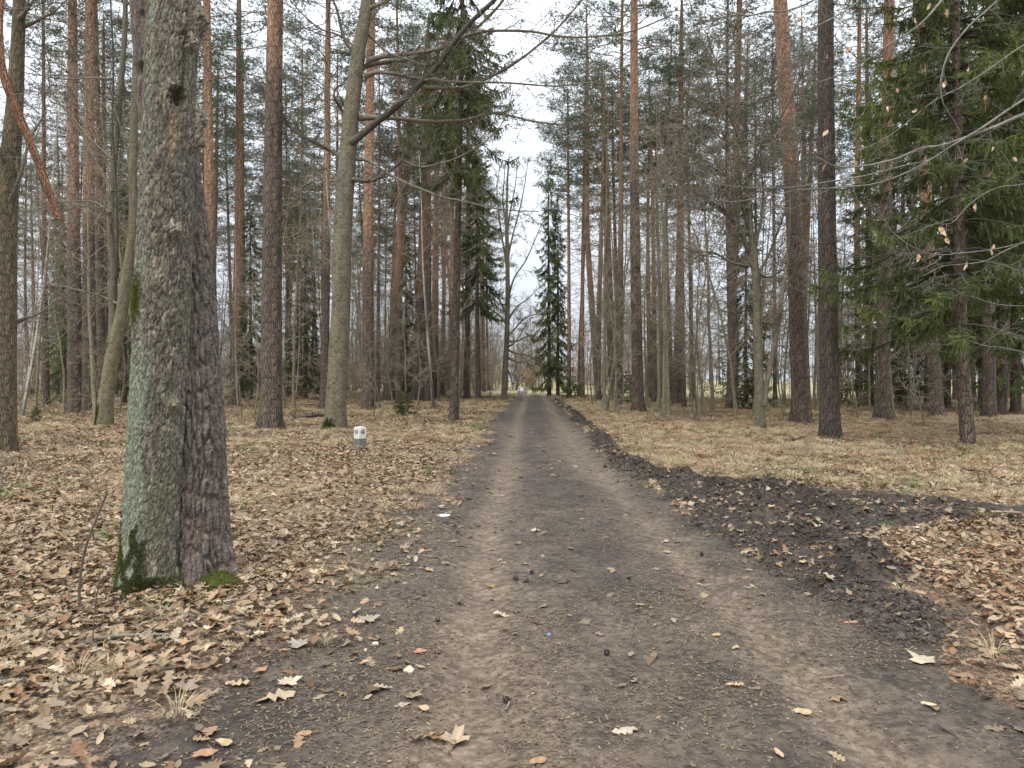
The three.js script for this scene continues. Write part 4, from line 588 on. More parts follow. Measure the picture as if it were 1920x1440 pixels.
{ // forked tree with a dense bush of twigs
  const R = rng(83), d = dOf(806), b = onGround(1426, 806), o = thing('broadleaf_tree', 'forked leafless tree with a dense crown of grey twigs', 'tree', b); spots.push([b.x, d, 1.2]);
  polyTrunk(o, b, [[1426, 806, 20], [1424, 740, 18], [1421, 640, 16], [1418, 540, 15], [1413, 480, 14], [1405, 420, 11], [1400, 330, 8], [1398, 230, 5], [1402, 120, 3]], d, 18, { tint: [0.16, 0.142, 0.1] });
  polyLimb(o, b, [[1430, 760], [1440, 705], [1455, 630], [1465, 560], [1475, 490], [1480, 420], [1478, 330]], d, 12, 4, R, { twigs: 14, reach: 1 });
  for (const l of [[[1410, 500], [1395, 460], [1375, 420], [1350, 395], [1325, 380], [1300, 330]], [[1404, 470], [1385, 420], [1372, 370], [1368, 300], [1350, 240], [1320, 170], [1300, 110]], [[1417, 520], [1440, 480], [1455, 440], [1470, 400], [1490, 330], [1500, 270]], [[1412, 470], [1425, 420], [1430, 360], [1425, 290], [1440, 200], [1455, 110]], [[1405, 430], [1390, 380], [1385, 320], [1375, 240], [1380, 150], [1390, 80]], [[1402, 500], [1370, 492], [1340, 475], [1310, 472], [1284, 465], [1250, 470]], [[1403, 340], [1420, 290], [1445, 250], [1480, 190], [1510, 120]], [[1405, 400], [1370, 350], [1340, 300], [1310, 260], [1270, 230]], [[1400, 300], [1375, 240], [1350, 180], [1340, 120], [1325, 70]], [[1415, 510], [1440, 520], [1470, 505], [1500, 495]], [[1402, 440], [1360, 400], [1320, 370], [1280, 350], [1250, 320]]])
    polyLimb(o, b, l, d, 6, 1.6, R, { bushy: true, twigs: 52, reach: 1.25, drift: 0.35, min: 0.0075, tint: [0.15, 0.13, 0.1], twig: [0.25, 0.22, 0.165] });
  footMoss(o, 0.16, R, 700, 0.12, 1.6, 0.8);
}
{ // leaning double stem at the left
  const R = rng(84), d = dOf(804), b = onGround(195, 804), o = thing('broadleaf_tree', 'leaning twin stemmed tree with mossy foot left of the double trunk', 'tree', b); spots.push([b.x, d, 1.2]);
  polyTrunk(o, b, [[194, 804, 30], [200, 740, 27], [213, 660, 25], [228, 590, 21], [240, 510, 19], [250, 420, 15], [251, 300, 14], [255, 180, 12], [262, 0, 10], [270, -200, 5]], d, 24, { tint: [0.18, 0.155, 0.1] });
  polyLimb(o, b, [[214, 645], [212, 580], [214, 500], [208, 430], [211, 360], [220, 270], [228, 170], [236, 80], [238, 0], [240, -100]], d, 15, 8, R, { name: 'stem', tint: [0.145, 0.13, 0.09], twigs: 18, from: 0.3 });
  polyLimb(o, b, [[219, 520], [221, 430], [218, 330], [213, 250], [215, 110], [210, 0]], d, 6, 3, R, { tint: [0.08, 0.07, 0.06], twigs: 14 });
  for (const l of [[[212, 360], [190, 320], [165, 270], [130, 215], [100, 180], [60, 150]], [[208, 400], [180, 380], [140, 378], [100, 382], [60, 395], [30, 385]], [[245, 300], [228, 240], [210, 180], [190, 120], [180, 60]], [[222, 570], [190, 555], [150, 545], [110, 535], [70, 530]], [[215, 150], [180, 148], [120, 150], [60, 140], [0, 130]], [[213, 300], [170, 260], [120, 200], [60, 160], [20, 120]]]) polyLimb(o, b, l, d, 4, 1.3, R, { twigs: 16, min: 0.005 });
  footMoss(o, 0.2, R, 5000, 0.6, 2.1, 0.6);
}
{ // trunk at the left edge
  const R = rng(85), d = dOf(852), b = onGround(6, 852), o = thing('broadleaf_tree', 'olive brown trunk cut by the left edge of the picture', 'tree', b); spots.push([b.x, d, 1.2]);
  polyTrunk(o, b, [[2, 852, 50], [5, 720, 44], [8, 560, 42], [12, 430, 38], [20, 320, 34], [30, 200, 28], [37, 80, 22], [40, 0, 20], [46, -160, 10]], d, 24, { tint: [0.165, 0.145, 0.1], rough: true });
  for (const l of [[[38, 55], [60, 48], [85, 35], [105, 25], [130, 0]], [[40, 40], [55, 20], [75, -10], [90, -40]], [[12, 400], [40, 330], [60, 260], [90, 210]], [[16, 620], [40, 600], [70, 590], [110, 560]], [[20, 330], [0, 280], [-20, 230]]]) polyLimb(o, b, l, d, 9, 2, R, { twigs: 14, min: 0.004, tint: [0.13, 0.115, 0.09] });
}
{ // broken orange bough hanging from above at the top left
  const d = 9, p = at(60, 220, d), o = thing('hanging_branch', 'broken orange pine bough hanging down at the top left', 'branch', p), G = new Geo();
  const c = smooth([[20, -160], [14, -60], [2, 40], [5, 110], [18, 170], [45, 235], [75, 310], [95, 365], [111, 411]].map(([x, y]) => at(x, y, d + (x - 60) * 0.004).sub(p)), 48), rad = taper(49, 0.036, 0.05, 1);
  tube(G, c, rad, { seg: 14, tile: [0.3, 0.6], cap: true, capColor: [0.9, 0.6, 0.4], color: (h, a, q) => tint3([0.33, 0.195, 0.125], BK * (0.7 + 0.5 * vn(q.x * 9 + 50, q.y * 9 + 50, a))), shape: (a, i) => 0.022 * (vn(Math.cos(a) * 1.5 + 5, i * 0.5, Math.sin(a) * 1.5 + 5) - 0.5) }); mesh('bough', G.build(), M.pine, o);
  const T = new Geo(), R = rng(86); for (let i = 0; i < 16; i++) branch(T, c[Math.floor(R() * 44)], V(R.n(), R.n() * 0.5, R.n()), R.r(0.2, 0.7), 0.008, 2, R, { wig: 0.2, up: 0, min: 0.003, max: 3, count: [0, 0, 3], tint: [0.16, 0.12, 0.09], step: 0.15 }); mesh('twigs', T.build(), M.twig, o, 'stuff');
}
{ // beech outside the right edge whose lowest branches, with a few dry leaves, hang into the picture
  const R = rng(87), d = 4.6, b = V(4.9, 0, -5.2); b.y = ground(b.x, 5.2) - 0.05; const o = thing('beech_tree', 'grey beech branches with a few dry leaves reaching in from the right', 'tree', b); spots.push([b.x, 5.2, 1.2]);
  const G = new Geo(), pts = smooth([V(0, -0.1, 0), V(0.05, 2, 0.02), V(-0.05, 5, 0), V(0.1, 9, 0.1), V(0, 14, 0)], 40); tube(G, pts, taper(41, 0.2, 0.03), { seg: 20, tile: [0.6, 1.2], color: (h, a, p) => tint3([0.27, 0.26, 0.235], BK * (0.8 + 0.4 * vn(Math.cos(a) * 2 + 9, p.y * 2, Math.sin(a) * 2))) }); mesh('trunk', G.build(), M.smooth, o);
  const gr = [0.25, 0.24, 0.215], L = (list, w0, w1, dd, tw = 12) => polyLimb(o, b, list, dd, w0, w1, R, { tint: gr, twig: [0.18, 0.165, 0.14], twigs: tw * 0.65, min: 0.0013, reach: 0.26, drift: 0.05, name: 'branch' });
  const root = (y) => [[2330, y - 90], [2150, y - 60]];
  L([...root(180), [1990, 190], [1920, 214], [1860, 240], [1800, 262], [1760, 275], [1730, 278], [1680, 298], [1640, 308], [1600, 314], [1560, 311], [1535, 298], [1500, 296]], 8, 1.6, 4.6, 26);
  L([...root(150), [1980, 155], [1920, 186], [1840, 240], [1790, 270], [1740, 302], [1690, 328], [1640, 345], [1560, 353], [1500, 357], [1420, 372], [1370, 379], [1330, 368]], 6, 1.4, 4.5, 26);
  L([[1742, 302], [1700, 310], [1620, 330], [1560, 340], [1480, 352], [1400, 352], [1330, 342], [1290, 320]], 3, 1.2, 4.55, 16);
  L([[2330, -120], [2150, -100], [2000, -80], [1890, -20], [1860, 10], [1815, 50], [1780, 95], [1766, 130], [1761, 165], [1768, 200], [1785, 225], [1800, 252]], 6, 1.6, 4.2, 18);
  L([[2330, -160], [2100, -170], [1800, -120], [1640, -40], [1612, 0], [1570, 30], [1520, 55], [1460, 80], [1400, 100], [1340, 110]], 5, 1.3, 4.3, 22);
  L([[1800, -120], [1650, -70], [1540, -10], [1525, 2], [1490, 18], [1460, 25], [1435, 25], [1400, 32], [1360, 22], [1328, 11]], 5, 2, 4.3, 8);
  L([[1436, 25], [1380, 38], [1340, 48], [1318, 54]], 2.5, 1.2, 4.3, 5);
  L([[1766, 0], [1720, 50], [1650, 95], [1600, 130], [1550, 150], [1500, 165], [1430, 190], [1360, 192]], 3.5, 1.1, 4.4, 16); L([[1890, -20], [1820, -10], [1766, 0]], 4, 3.5, 4.3, 2);
  L([[1990, 55], [1920, 85], [1860, 125], [1800, 165], [1750, 190], [1700, 230], [1650, 265], [1600, 285]], 3.5, 1.1, 4.3, 16); L([[2330, -40], [2150, 0], [1990, 55]], 6, 3.6, 4.4, 2);
  L([...root(440), [2000, 420], [1920, 455], [1880, 472], [1845, 490], [1800, 496], [1765, 500], [1730, 518]], 4, 1.2, 4, 12);
  L([[1920, 455], [1860, 468], [1800, 475], [1760, 478], [1720, 468], [1690, 450], [1655, 420]], 2.4, 1, 4, 12);
  L([...root(660), [2000, 668], [1920, 660], [1880, 652], [1845, 648], [1820, 640]], 3, 1.2, 3.9, 6);
  L([...root(560), [2000, 580], [1920, 574], [1880, 572], [1850, 566], [1820, 555]], 2.6, 1.1, 4, 8);
  L([[1985, 300], [1920, 345], [1870, 352], [1820, 380], [1780, 420], [1740, 410]], 2.6, 1, 4.2, 12); L([[2150, 220], [2060, 260], [1985, 300]], 4, 2.7, 4.3, 2);
  const lg = [leafGeo('beech', 0.9, 31, [0.62, 0.43, 0.26]), leafGeo('beech', 1.5, 32, [0.66, 0.5, 0.33])];
  [[1764, 435], [1813, 500], [1858, 465], [1857, 475], [1775, 452], [1713, 212], [1774, 28], [1795, 22], [1715, 42], [1704, 5], [1861, 280], [1808, 305], [1550, 108], [1546, 248], [1588, 95], [1574, 170], [1610, 185], [1664, 205], [1680, 172], [1778, 118], [1814, 133], [1770, 160], [1845, 186], [1600, 308], [1828, 390], [1916, 140], [1488, 45], [1498, 40], [1545, 316], [1900, 300], [1720, 484], [1740, 15]].forEach(([x, y], i) => {
    const q = at(x, y, 4.1 + 0.45 * ((i * 37 % 10) / 10)).sub(b), s = i < 2 ? 0.068 : R.r(0.03, 0.055), m = mesh('leaf', lg[i % 2], M.leaf, o); m.position.copy(q); m.rotation.set(R.n() * 0.7, R() * 6.28, -1.35 + R.n() * 0.5, 'YXZ'); m.scale.set(s, s, s * 0.95);
    const st = new Geo(), up = V(R.n() * 0.03, 0.055 + s, R.n() * 0.03); tube(st, [q.clone(), q.clone().addScaledVector(up, 0.6), q.clone().add(up)], [0.0009, 0.001, 0.0011], { seg: 3, color: () => [0.16, 0.13, 0.1] }); mesh('leaf_stalk', st.build(), M.twig, o);
  });
}

// ---------------------------------------------------------------- saplings and birches placed by eye
[['young_tree', saplings[3], 1247, 786, 0.85, 'crooked sapling nearest the road on the right', 0.02], ['young_tree', saplings[1], 1213, 762, 1.15, 'dark straight sapling right of the furrowed pine', 0], ['young_tree', saplings[3], 1335, 774, 1.2, 'dark straight young tree left of the olive grey trunk', -0.03], ['young_tree', saplings[0], 1300, 782, 0.9, 'left one of the bare bushy saplings right of the dark pine', 0.1], ['young_tree', saplings[2], 1312, 786, 1, 'middle one of the bare bushy saplings right of the dark pine', -0.05], ['young_tree', saplings[1], 1325, 784, 0.8, 'right one of the bare bushy saplings right of the dark pine', -0.12], ['young_tree', saplings[4], 1734, 801, 1.3, 'pale yellowish sapling between two pines on the right', 0.02], ['young_tree', saplings[3], 68, 778, 0.8, 'crooked sapling between the left edge trunk and paired pines', -0.12], ['young_tree', saplings[1], 118, 782, 0.85, 'bare sapling at the foot of the paired pines', 0.03], ['young_tree', saplings[0], 714, 770, 1.1, 'slanting bare sapling right of the straight pine', -0.2], ['young_tree', saplings[2], 700, 785, 0.8, 'bare sapling behind the boundary stone', -0.1], ['young_tree', saplings[0], 1610, 790, 0.7, 'thin leaning sapling right of the dark black trunk', 0.25], ['young_tree', saplings[2], 660, 760, 1.2, 'bare sapling between smooth barked tree and straight pine', 0], ['young_tree', saplings[1], 895, 752, 1, 'bare slanting sapling left of the arching roadside tree', -0.2],
  ['birch_tree', birches[1], 447, 768, 0.75, 'thin pale birch at the foot of the pale slim pine', 0.0], ['birch_tree', birches[0], 618, 766, 0.7, 'thin crooked birch beside the smooth barked tree', 0.01], ['birch_tree', birches[1], 553, 752, 0.8, 'pale thin birch left of the thin reddish pine', 0.0], ['birch_tree', birches[0], 1012, 737, 0.6, 'pale slanting birch at the end of the road', -0.12]]
  .forEach(([n, p, x, y, s, l, tilt], i) => { const q = groundAt(x, y); bareTree(n, p, q.x, -q.z, s, i * 1.7, l, 'tree', 'young bare trees one can tell apart', tilt); });

// ---------------------------------------------------------------- the wood behind
function bushProto(seed, h, n, tint) { const R = rng(seed), T = new Geo(); for (let i = 0; i < n; i++) { const a = R() * 6.28, r = R() * 0.9; branch(T, V(Math.cos(a) * r, -0.05, Math.sin(a) * r), V(Math.cos(a) * R.r(0.1, 0.6), 1, Math.sin(a) * R.r(0.1, 0.6)), h * R.r(0.55, 1.1), 0.02, 1, R, { wig: 0.1, up: 0.02, min: 0.012, max: 3, count: [0, 7, 5], step: 0.5, tint: tint3(tint, R.r(0.8, 1.2)), from: [0, 0.15, 0.2] }); } return T.build(); }
const bushes = [bushProto(57, 4.2, 14, [0.34, 0.27, 0.19]), bushProto(58, 3, 16, [0.38, 0.3, 0.2]), bushProto(59, 5.5, 12, [0.31, 0.26, 0.19])];
const far = rng(91), freeOf = (x, d, r) => spots.every(([a, b, c]) => Math.hypot(a - x, b - d) > r + c * 0.6);
const roadGap = (x, d) => { const px = 960 + x / d * F; return x > edgeL(d) - 1.6 && x < edgeR(d) + 1.6 || (d > 48 && px > 925 && px < 1062); };
const farPines = [0, 1, 2, 3, 4, 5].map((i) => { // prototypes
  const R = rng(600 + i), H = 24, G = new Geo(), pts = [], rad = [], bow = R.n() * 0.25, r0 = R.r(0.16, 0.24); for (let k = 0; k <= 22; k++) { const h = H * Math.pow(k / 22, 1.2); pts.push(V(bow * Math.sin(h / H * 4 + i), h, bow * Math.cos(h / H * 3) - bow)); rad.push(r0 * (1 - 0.75 * h / H) * (k === 22 ? 0.3 : 1)); } rad[0] *= 1.3;
  tube(G, pts, rad, { seg: 10, color: barkPine(R.r(5, 11), i * 5.3, R.r(0.8, 1.15), R.r(0.45, 1)) }); const D = new Geo(); deadTwigs(D, (h) => V(0, h, 0), 2.5, 14, 26, R, 0.011, [0.14, 0.12, 0.1], 1.1); return { trunk: G.build(), dead: D.build(), c: pineCrowns[i % 5], cb: R.r(0.5, 0.6) };
});
function farPine(x, d, label, group) {
  const p = farPines[Math.floor(far() * 6)], s = far.r(0.82, 1.12), o = thing('pine_tree', label, 'tree', V(x, ground(x, d) - 0.05, -d), group, far() * 6.28); o.scale.set(s * far.r(0.85, 1.15), s, s * far.r(0.85, 1.15)); o.rotation.z = far.n() * 0.022; o.rotation.x = far.n() * 0.015;
  mesh('trunk', p.trunk, M.pine, o); mesh('dead_branches', p.dead, M.twig, o, 'stuff'); const c = mesh('crown', p.c.leaf, M.needle, o, 'stuff'); c.position.y = 24 * p.cb; const k = 24 * (1 - p.cb) / 10; c.scale.set(k * 1.05, k, k * 1.05); mesh('limbs', p.c.wood, M.twig, c, 'stuff'); spots.push([x, d, 1]);
}
let made = 0; for (let i = 0; i < 6000 && made < 84; i++) { // left of the road
  const d = 34 + 76 * Math.pow(far(), 0.8), x = far.r(-0.76, 0.0) * d; if (roadGap(x, d) || !freeOf(x, d, d < 60 ? 1.6 : 1.2)) continue; made++; farPine(x, d, d < 62 ? 'slender pine in the middle of the wood left of the road' : 'distant pine deep in the wood left of the road', d < 62 ? 'pines in the middle of the wood on the left' : 'distant pines on the left');
}
made = 0; for (let i = 0; i < 6000 && made < 36; i++) { // right of the road, up to the meadow
  const d = 36 + 40 * far(), x = far.r(0.03, 0.76) * d; if (roadGap(x, d) || d > fieldFrom(x) + 3 || !freeOf(x, d, 1.4)) continue; made++; farPine(x, d, 'slender pine in the belt of wood right of the road', 'pines in the belt of wood on the right');
}
made = 0; for (let i = 0; i < 4000 && made < 180; i++) {
  const d = 25 + 68 * far(), x = far.r(-0.76, 0.02) * d; if (roadGap(x, d) || !freeOf(x, d, 0.7)) continue; made++; const t = far();
  if (t < 0.78) bareTree('young_tree', far.pick(saplings), x, d, far.r(0.75, 1.25), far() * 6.28, 'thin bare young tree in the undergrowth left of the road', 'tree', 'young bare trees on the left', far.n() * 0.1); else bareTree('birch_tree', far.pick(birches), x, d, far.r(0.7, 1.1), far() * 6.28, 'slim pale birch among the pines left of the road', 'tree', 'birches on the left', far.n() * 0.04);
}
made = 0; for (let i = 0; i < 4000 && made < 105; i++) {
  const d = 26 + 34 * far(), x = far.r(0.06, 0.76) * d; if (roadGap(x, d) || d > fieldFrom(x) || !freeOf(x, d, 0.7)) continue; made++; bareTree('young_tree', far.pick(saplings), x, d, far.r(0.7, 1.2), far() * 6.28, 'thin bare young tree in the undergrowth right of the road', 'tree', 'young bare trees on the right', far.n() * 0.1);
}
for (let i = 0; i < 16; i++) { const d = far.r(38, 75), x = far.r(-0.75, -0.1) * d; if (roadGap(x, d) || !freeOf(x, d, 1.2)) continue; spruceTree({ xb: 960 + x / d * F, d, yb: 0, w: 0.16 * 2 / d * F, xt: 960 + x / d * F, H: 15, geo: far.pick([spGeo.low, spGeo.slim]), s: far.r(0.6, 0.95), seed: 40 + i, label: 'dark understorey spruce among the distant pines on the left', group: 'understorey spruces on the left' }); }
for (let i = 0; i < 60; i++) { const d = far.r(88, 128), x = far.r(-16, 34); bareTree('bare_tree', far.pick(bigBare), x, d, far.r(0.55, 0.85), far() * 6.28, 'leafless brownish tree beyond the meadow at the end of the road', 'tree', 'leafless trees beyond the meadow', far.n() * 0.05); }
for (let i = 0; i < 130; i++) { const d = i < 85 ? far.r(52, 112) : far.r(86, 118), x = i < 85 ? far.r(-0.76, -0.05) * d : far.r(-14, 26); if (i < 85 ? roadGap(x, d) : false) continue; const o = thing('bush', 'bare bush', 'bush', V(x, ground(x, d), -d), i < 85 ? 'bare bushes in the wood on the left' : 'bare bushes beyond the end of the road', far() * 6.28); o.scale.setScalar(far.r(0.7, 1.35)); mesh('stems', far.pick(bushes), M.twig, o, 'stuff'); }
for (let i = 0; i < 45; i++) { const d = far.r(80, 128), x = far.r(-0.76, -0.12) * d; bareTree('bare_tree', far.pick(bigBare), x, d, far.r(0.5, 0.85), far() * 6.28, 'leafless tree deep in the wood left of the road', 'tree', 'leafless trees deep in the wood', far.n() * 0.05); }
for (let i = 0; i < 40; i++) { const d = far.r(150, 220), x = far.r(0.05, 0.76) * d; if (far() < 0.5) farPine(x, d, 'far pine on the other side of the meadow at the right', 'far pines across the meadow'); else bareTree('bare_tree', far.pick(bigBare), x, d, far.r(0.8, 1.1), far() * 6.28, 'far leafless tree on the other side of the meadow at right', 'tree', 'far leafless trees across the meadow', 0); }

// ---------------------------------------------------------------- boundary stone
{
  const p = onGround(675, 842, -0.02), d = dOf(842), o = thing('boundary_stone', 'white topped stone post painted with 56 and 68 at left', 'stone', p, undefined, 0.86), h = 0.49, hw = 0.095;
  const post = (y0, y1, w0, w1, m, seed, rough, name, bev) => {
    const n = 7, G = new Geo(), c = [], k = 6, ring = []; for (let s = 0; s < 4; s++) for (let i = 0; i < k; i++) { const t = i / k * 2 - 1, q = [[t, 1], [1, -t], [-t, -1], [-1, t]][s]; const m2 = Math.max(Math.abs(q[0]), Math.abs(q[1])), rr = Math.hypot(q[0], q[1]); ring.push([q[0] * (rr > 1.3 ? 0.965 : 1), q[1] * (rr > 1.3 ? 0.965 : 1)]); }
    for (let j = 0; j <= n; j++) { const t = j / n, w = lerp(w0, w1, t) * (bev && j === n ? 0.9 : 1), y = lerp(y0, y1, t); ring.forEach(([x, z]) => { const e = 1 + rough * (fbm(x * 3 + seed, y * 22, 3, z * 3) - 0.5); const v = 0.8 + 0.7 * (fbm(x * 5 + seed, y * 30, 3, z * 5 + 4) - 0.5); G.vert(x * w * e, y, z * w * e, 0, 1, 0, x, y, [v, v, v * 0.98]); }); }
    const N = ring.length; for (let j = 0; j < n; j++) for (let i = 0; i < N; i++) { const a = j * N + i, b = j * N + (i + 1) % N, e = a + N, f = b + N; G.i.push(a, e, b, b, e, f); } const top = G.vert(0, y1 + (bev ? 0.012 : 0), 0, 0, 1, 0, 0, 0, [0.9, 0.9, 0.86]); for (let i = 0; i < N; i++) G.i.push(n * N + i, top, n * N + (i + 1) % N);
    const g = G.build().toNonIndexed(); g.computeVertexNormals(); return mesh(name, g, m, o);
  };
  post(-0.1, 0.235, 0.114, 0.1, mat({ color: new THREE.Color(0.2, 0.195, 0.175) }), 3, 0.16, 'stone_base', false); post(0.23, h, 0.102, 0.096, mat({ color: new THREE.Color(0.82, 0.81, 0.76), roughness: 0.7 }), 8, 0.012, 'painted_top', true);
  const font = await new FontLoader().loadAsync('fonts/droid/droid_sans_bold.typeface.json'), ink = new THREE.MeshStandardMaterial({ color: new THREE.Color(0.03, 0.03, 0.03), roughness: 0.8 });
  const write = (txt, turn, y, size) => { const g = new TextGeometry(txt, { font, size, depth: 0.002, curveSegments: 5 }); g.computeBoundingBox(); const w = g.boundingBox.max.x - g.boundingBox.min.x; g.translate(-w / 2 - g.boundingBox.min.x, 0, 0); const m = mesh('number', g, ink, o); m.userData.label = `painted number ${txt}`; m.rotation.y = turn; m.position.set(Math.sin(turn) * 0.1005, y, Math.cos(turn) * 0.1005); m.scale.x = 0.86; };
  o.scale.setScalar(0.94); write('68', 0, 0.34, 0.086); write('56', -Math.PI / 2, 0.34, 0.086);
  for (const t of [0, -Math.PI / 2]) { const G = new Geo(); G.tri(V(-0.03, 0.02, 0), V(0.012, -0.025, 0), V(0.02, 0.022, 0), [0.5, 0.5, 0.45]); G.tri(V(-0.05, 0.03, 0), V(0.06, 0.026, 0), V(0.05, 0.034, 0), [0.5, 0.5, 0.45]); const m = mesh('painted_mark', G.build(), mat({ side: THREE.DoubleSide }), o); m.rotation.y = t; m.position.set(Math.sin(t) * 0.1015, 0.452, Math.cos(t) * 0.1015); }
}

// ---------------------------------------------------------------- single leaves, sticks and litter one can pick out
{
  const R = rng(95), protos = {}, leaf = (px, py, kind, size, tint, label, group, turn, curl = 0.3) => {
    const key = kind + curl; const g = protos[key] ??= leafGeo(kind, curl, 70 + Object.keys(protos).length), p = onGround(px, py, 0.008), o = thing('fallen_leaf', label, 'leaf', p, group, turn ?? R() * 6.28);
    const m = mesh('blade', g, new THREE.MeshStandardMaterial({ color: new THREE.Color(...tint), roughness: 0.8, side: THREE.DoubleSide, vertexColors: true }), o); m.scale.set(size, size, size); const S = new Geo(); tube(S, [V(-0.46, 0.03, 0), V(-0.62, 0.02, 0.03), V(-0.78, 0.03, 0.02)].map((v) => v.multiplyScalar(size)), [0.0012, 0.0011, 0.001], { seg: 4, color: () => [0.3, 0.2, 0.12] }); mesh('stalk', S.build(), M.twig, o);
  };
  const tan = [0.38, 0.285, 0.19], pale = [0.46, 0.385, 0.28], rust = [0.36, 0.2, 0.115], grey = [0.3, 0.255, 0.2], yel = [0.44, 0.325, 0.19];
  leaf(850, 1373, 'maple', 0.16, tan, 'large lobed tan leaf at the bottom of the left wheel rut', undefined, 2.9); leaf(819, 1369, 'beech', 0.06, rust, 'small rust leaf touching the large lobed leaf', undefined, 0.5);
  leaf(1173, 1372, 'oak', 0.12, pale, 'pale lobed leaf at the bottom centre right', undefined, 0.2, -0.2); leaf(1010, 1431, 'beech', 0.08, rust, 'rust leaf at the bottom edge right of the left rut', undefined, 0.3);
  leaf(560, 1224, 'maple', 0.15, grey, 'grey tan star shaped leaf on the dark soil left of the road', undefined, 1.2); leaf(515, 1314, 'oak', 0.19, tan, 'largest jagged leaf on the soil at lower left', undefined, 0.6, 0.2); leaf(540, 1283, 'maple', 0.13, pale, 'palest pointed leaf above the jagged leaf at lower left', undefined, 2.2, 0.3);
  leaf(440, 1292, 'oak', 0.13, yel, 'yellow tan lobed leaf beside dark soil at lower left', undefined, 0.3); leaf(487, 1268, 'beech', 0.085, rust, 'rolled rust brown leaf standing on dark soil at lower left', undefined, 1, 1.3); leaf(570, 1383, 'beech', 0.075, rust, 'flat orange leaf at the bottom left of the road', undefined, 0.2); leaf(382, 1423, 'beech', 0.1, rust, 'orange leaf left of a pair at the bottom edge', undefined, 0.4, 0.6); leaf(420, 1403, 'beech', 0.1, yel, 'yellow curled leaf right of a pair at the bottom edge', undefined, -0.3, 0.9);
  leaf(1380, 1287, 'oak', 0.085, yel, 'yellow leaf in the middle of the right half of the road', undefined, 0.1); leaf(1507, 1330, 'beech', 0.1, yel, 'long yellow leaf in the right wheel rut', undefined, -0.3, 0.3); leaf(1735, 1245, 'maple', 0.17, pale, 'large pale pointed leaf at the right road edge', undefined, 0.4, 0.15); leaf(1264, 1168, 'oak', 0.08, grey, 'grey triangular leaf right of the road centre', undefined, 1.4);
  leaf(787, 1225, 'beech', 0.08, rust, 'rust leaf left of the left wheel rut', undefined, 0.2, 0.5); leaf(765, 1257, 'oak', 0.07, yel, 'small yellow leaf below the rust leaf by the left rut', undefined, 1.4); leaf(795, 1328, 'beech', 0.075, yel, 'yellow folded leaf left of the large lobed leaf', undefined, -0.6, 1.1); leaf(690, 1165, 'maple', 0.15, grey, 'broad grey leaf at the left edge of the road', undefined, 1.9); leaf(1597, 1170, 'oak', 0.1, rust, 'rust leaf by the clods at right', undefined, 0.3); leaf(685, 1247, 'beech', 0.07, rust, 'small rust leaf at the left road edge', undefined, 0.4); leaf(1380, 1211, 'oak', 0.065, yel, 'small pale yellow leaf right of the road centre', undefined, 0.8); leaf(1345, 1192, 'beech', 0.06, yel, 'upper small yellow leaf right of the road centre', undefined, 0.1);
  leaf(940, 1146, 'oak', 0.12, pale, 'pale crumpled leaf in the left wheel rut', undefined, 2.6, 0.5); leaf(1005, 997, 'maple', 0.12, pale, 'pale leaf on the ridge between the ruts', undefined, 0.3); leaf(1540, 1008, 'maple', 0.16, pale, 'pale jagged leaf on the black soil', undefined, 0.8, 0.5); leaf(1515, 1065, 'oak', 0.15, yel, 'bright leaf at the foot of the black clods', undefined, 0.1, 0.4); leaf(1650, 1098, 'beech', 0.14, yel, 'cupped tan leaf on the black clods', undefined, 0.9, 1.2); leaf(1680, 1092, 'oak', 0.13, tan, 'upright tan leaf right of the cupped one on clods', undefined, 2.2, 0.9);
  const stick = (name, label, list, w0, w1, tint, twigs = 0, cat = 'stick') => { const pts = list.map(([x, y, up]) => onGround(x, y, 0.012 + (up || 0))), b = pts[0].clone(), o = thing(name, label, cat, b), G = new Geo(), c = smooth(pts.map((p) => p.clone().sub(b)), list.length * 6); tube(G, c, taper(c.length, w0, w1), { seg: 8, tile: [0.2, 0.4], cap: true, capColor: tint3(tint, BK), color: (h, a, p) => tint3(tint, BK * (0.75 + 0.5 * vn(p.x * 14 + 9, p.z * 14 + 9, a))), shape: (a, i) => w0 * 0.25 * (vn(a, i * 0.8) - 0.5) }); mesh('stem', G.build(), M.smooth, o); if (twigs) { const T = new Geo(); for (let i = 0; i < twigs; i++) branch(T, c[Math.floor(R() * c.length)], V(R.n(), R.r(0, 0.6), R.n()), R.r(0.1, 0.4), w1 * 0.6, 2, R, { wig: 0.2, up: 0, min: 0.002, max: 3, count: [0, 0, 3], step: 0.1, tint }); mesh('twigs', T.build(), M.twig, o, 'stuff'); } };
  stick('fallen_stick', 'bent stick lying in front of the double trunk', [[290, 1158], [330, 1164], [370, 1170], [410, 1180], [450, 1186], [475, 1192]], 0.013, 0.007, [0.16, 0.125, 0.1]);
  stick('fallen_stick', 'grey stick half buried in leaves left of the bent stick', [[172, 1220, 0.02], [215, 1216, 0.03], [260, 1216, 0.03], [315, 1212, 0.02]], 0.012, 0.008, [0.21, 0.18, 0.14]); stick('fallen_stick', 'thin dark stick lowest among the leaves at lower left', [[265, 1295, 0.03], [300, 1290, 0.04], [335, 1281, 0.03]], 0.007, 0.005, [0.13, 0.1, 0.08]); stick('fallen_stick', 'short stick cut by the left edge at lower left', [[-30, 1312, 0.02], [10, 1305, 0.03], [45, 1303, 0.03]], 0.013, 0.009, [0.22, 0.19, 0.15]);
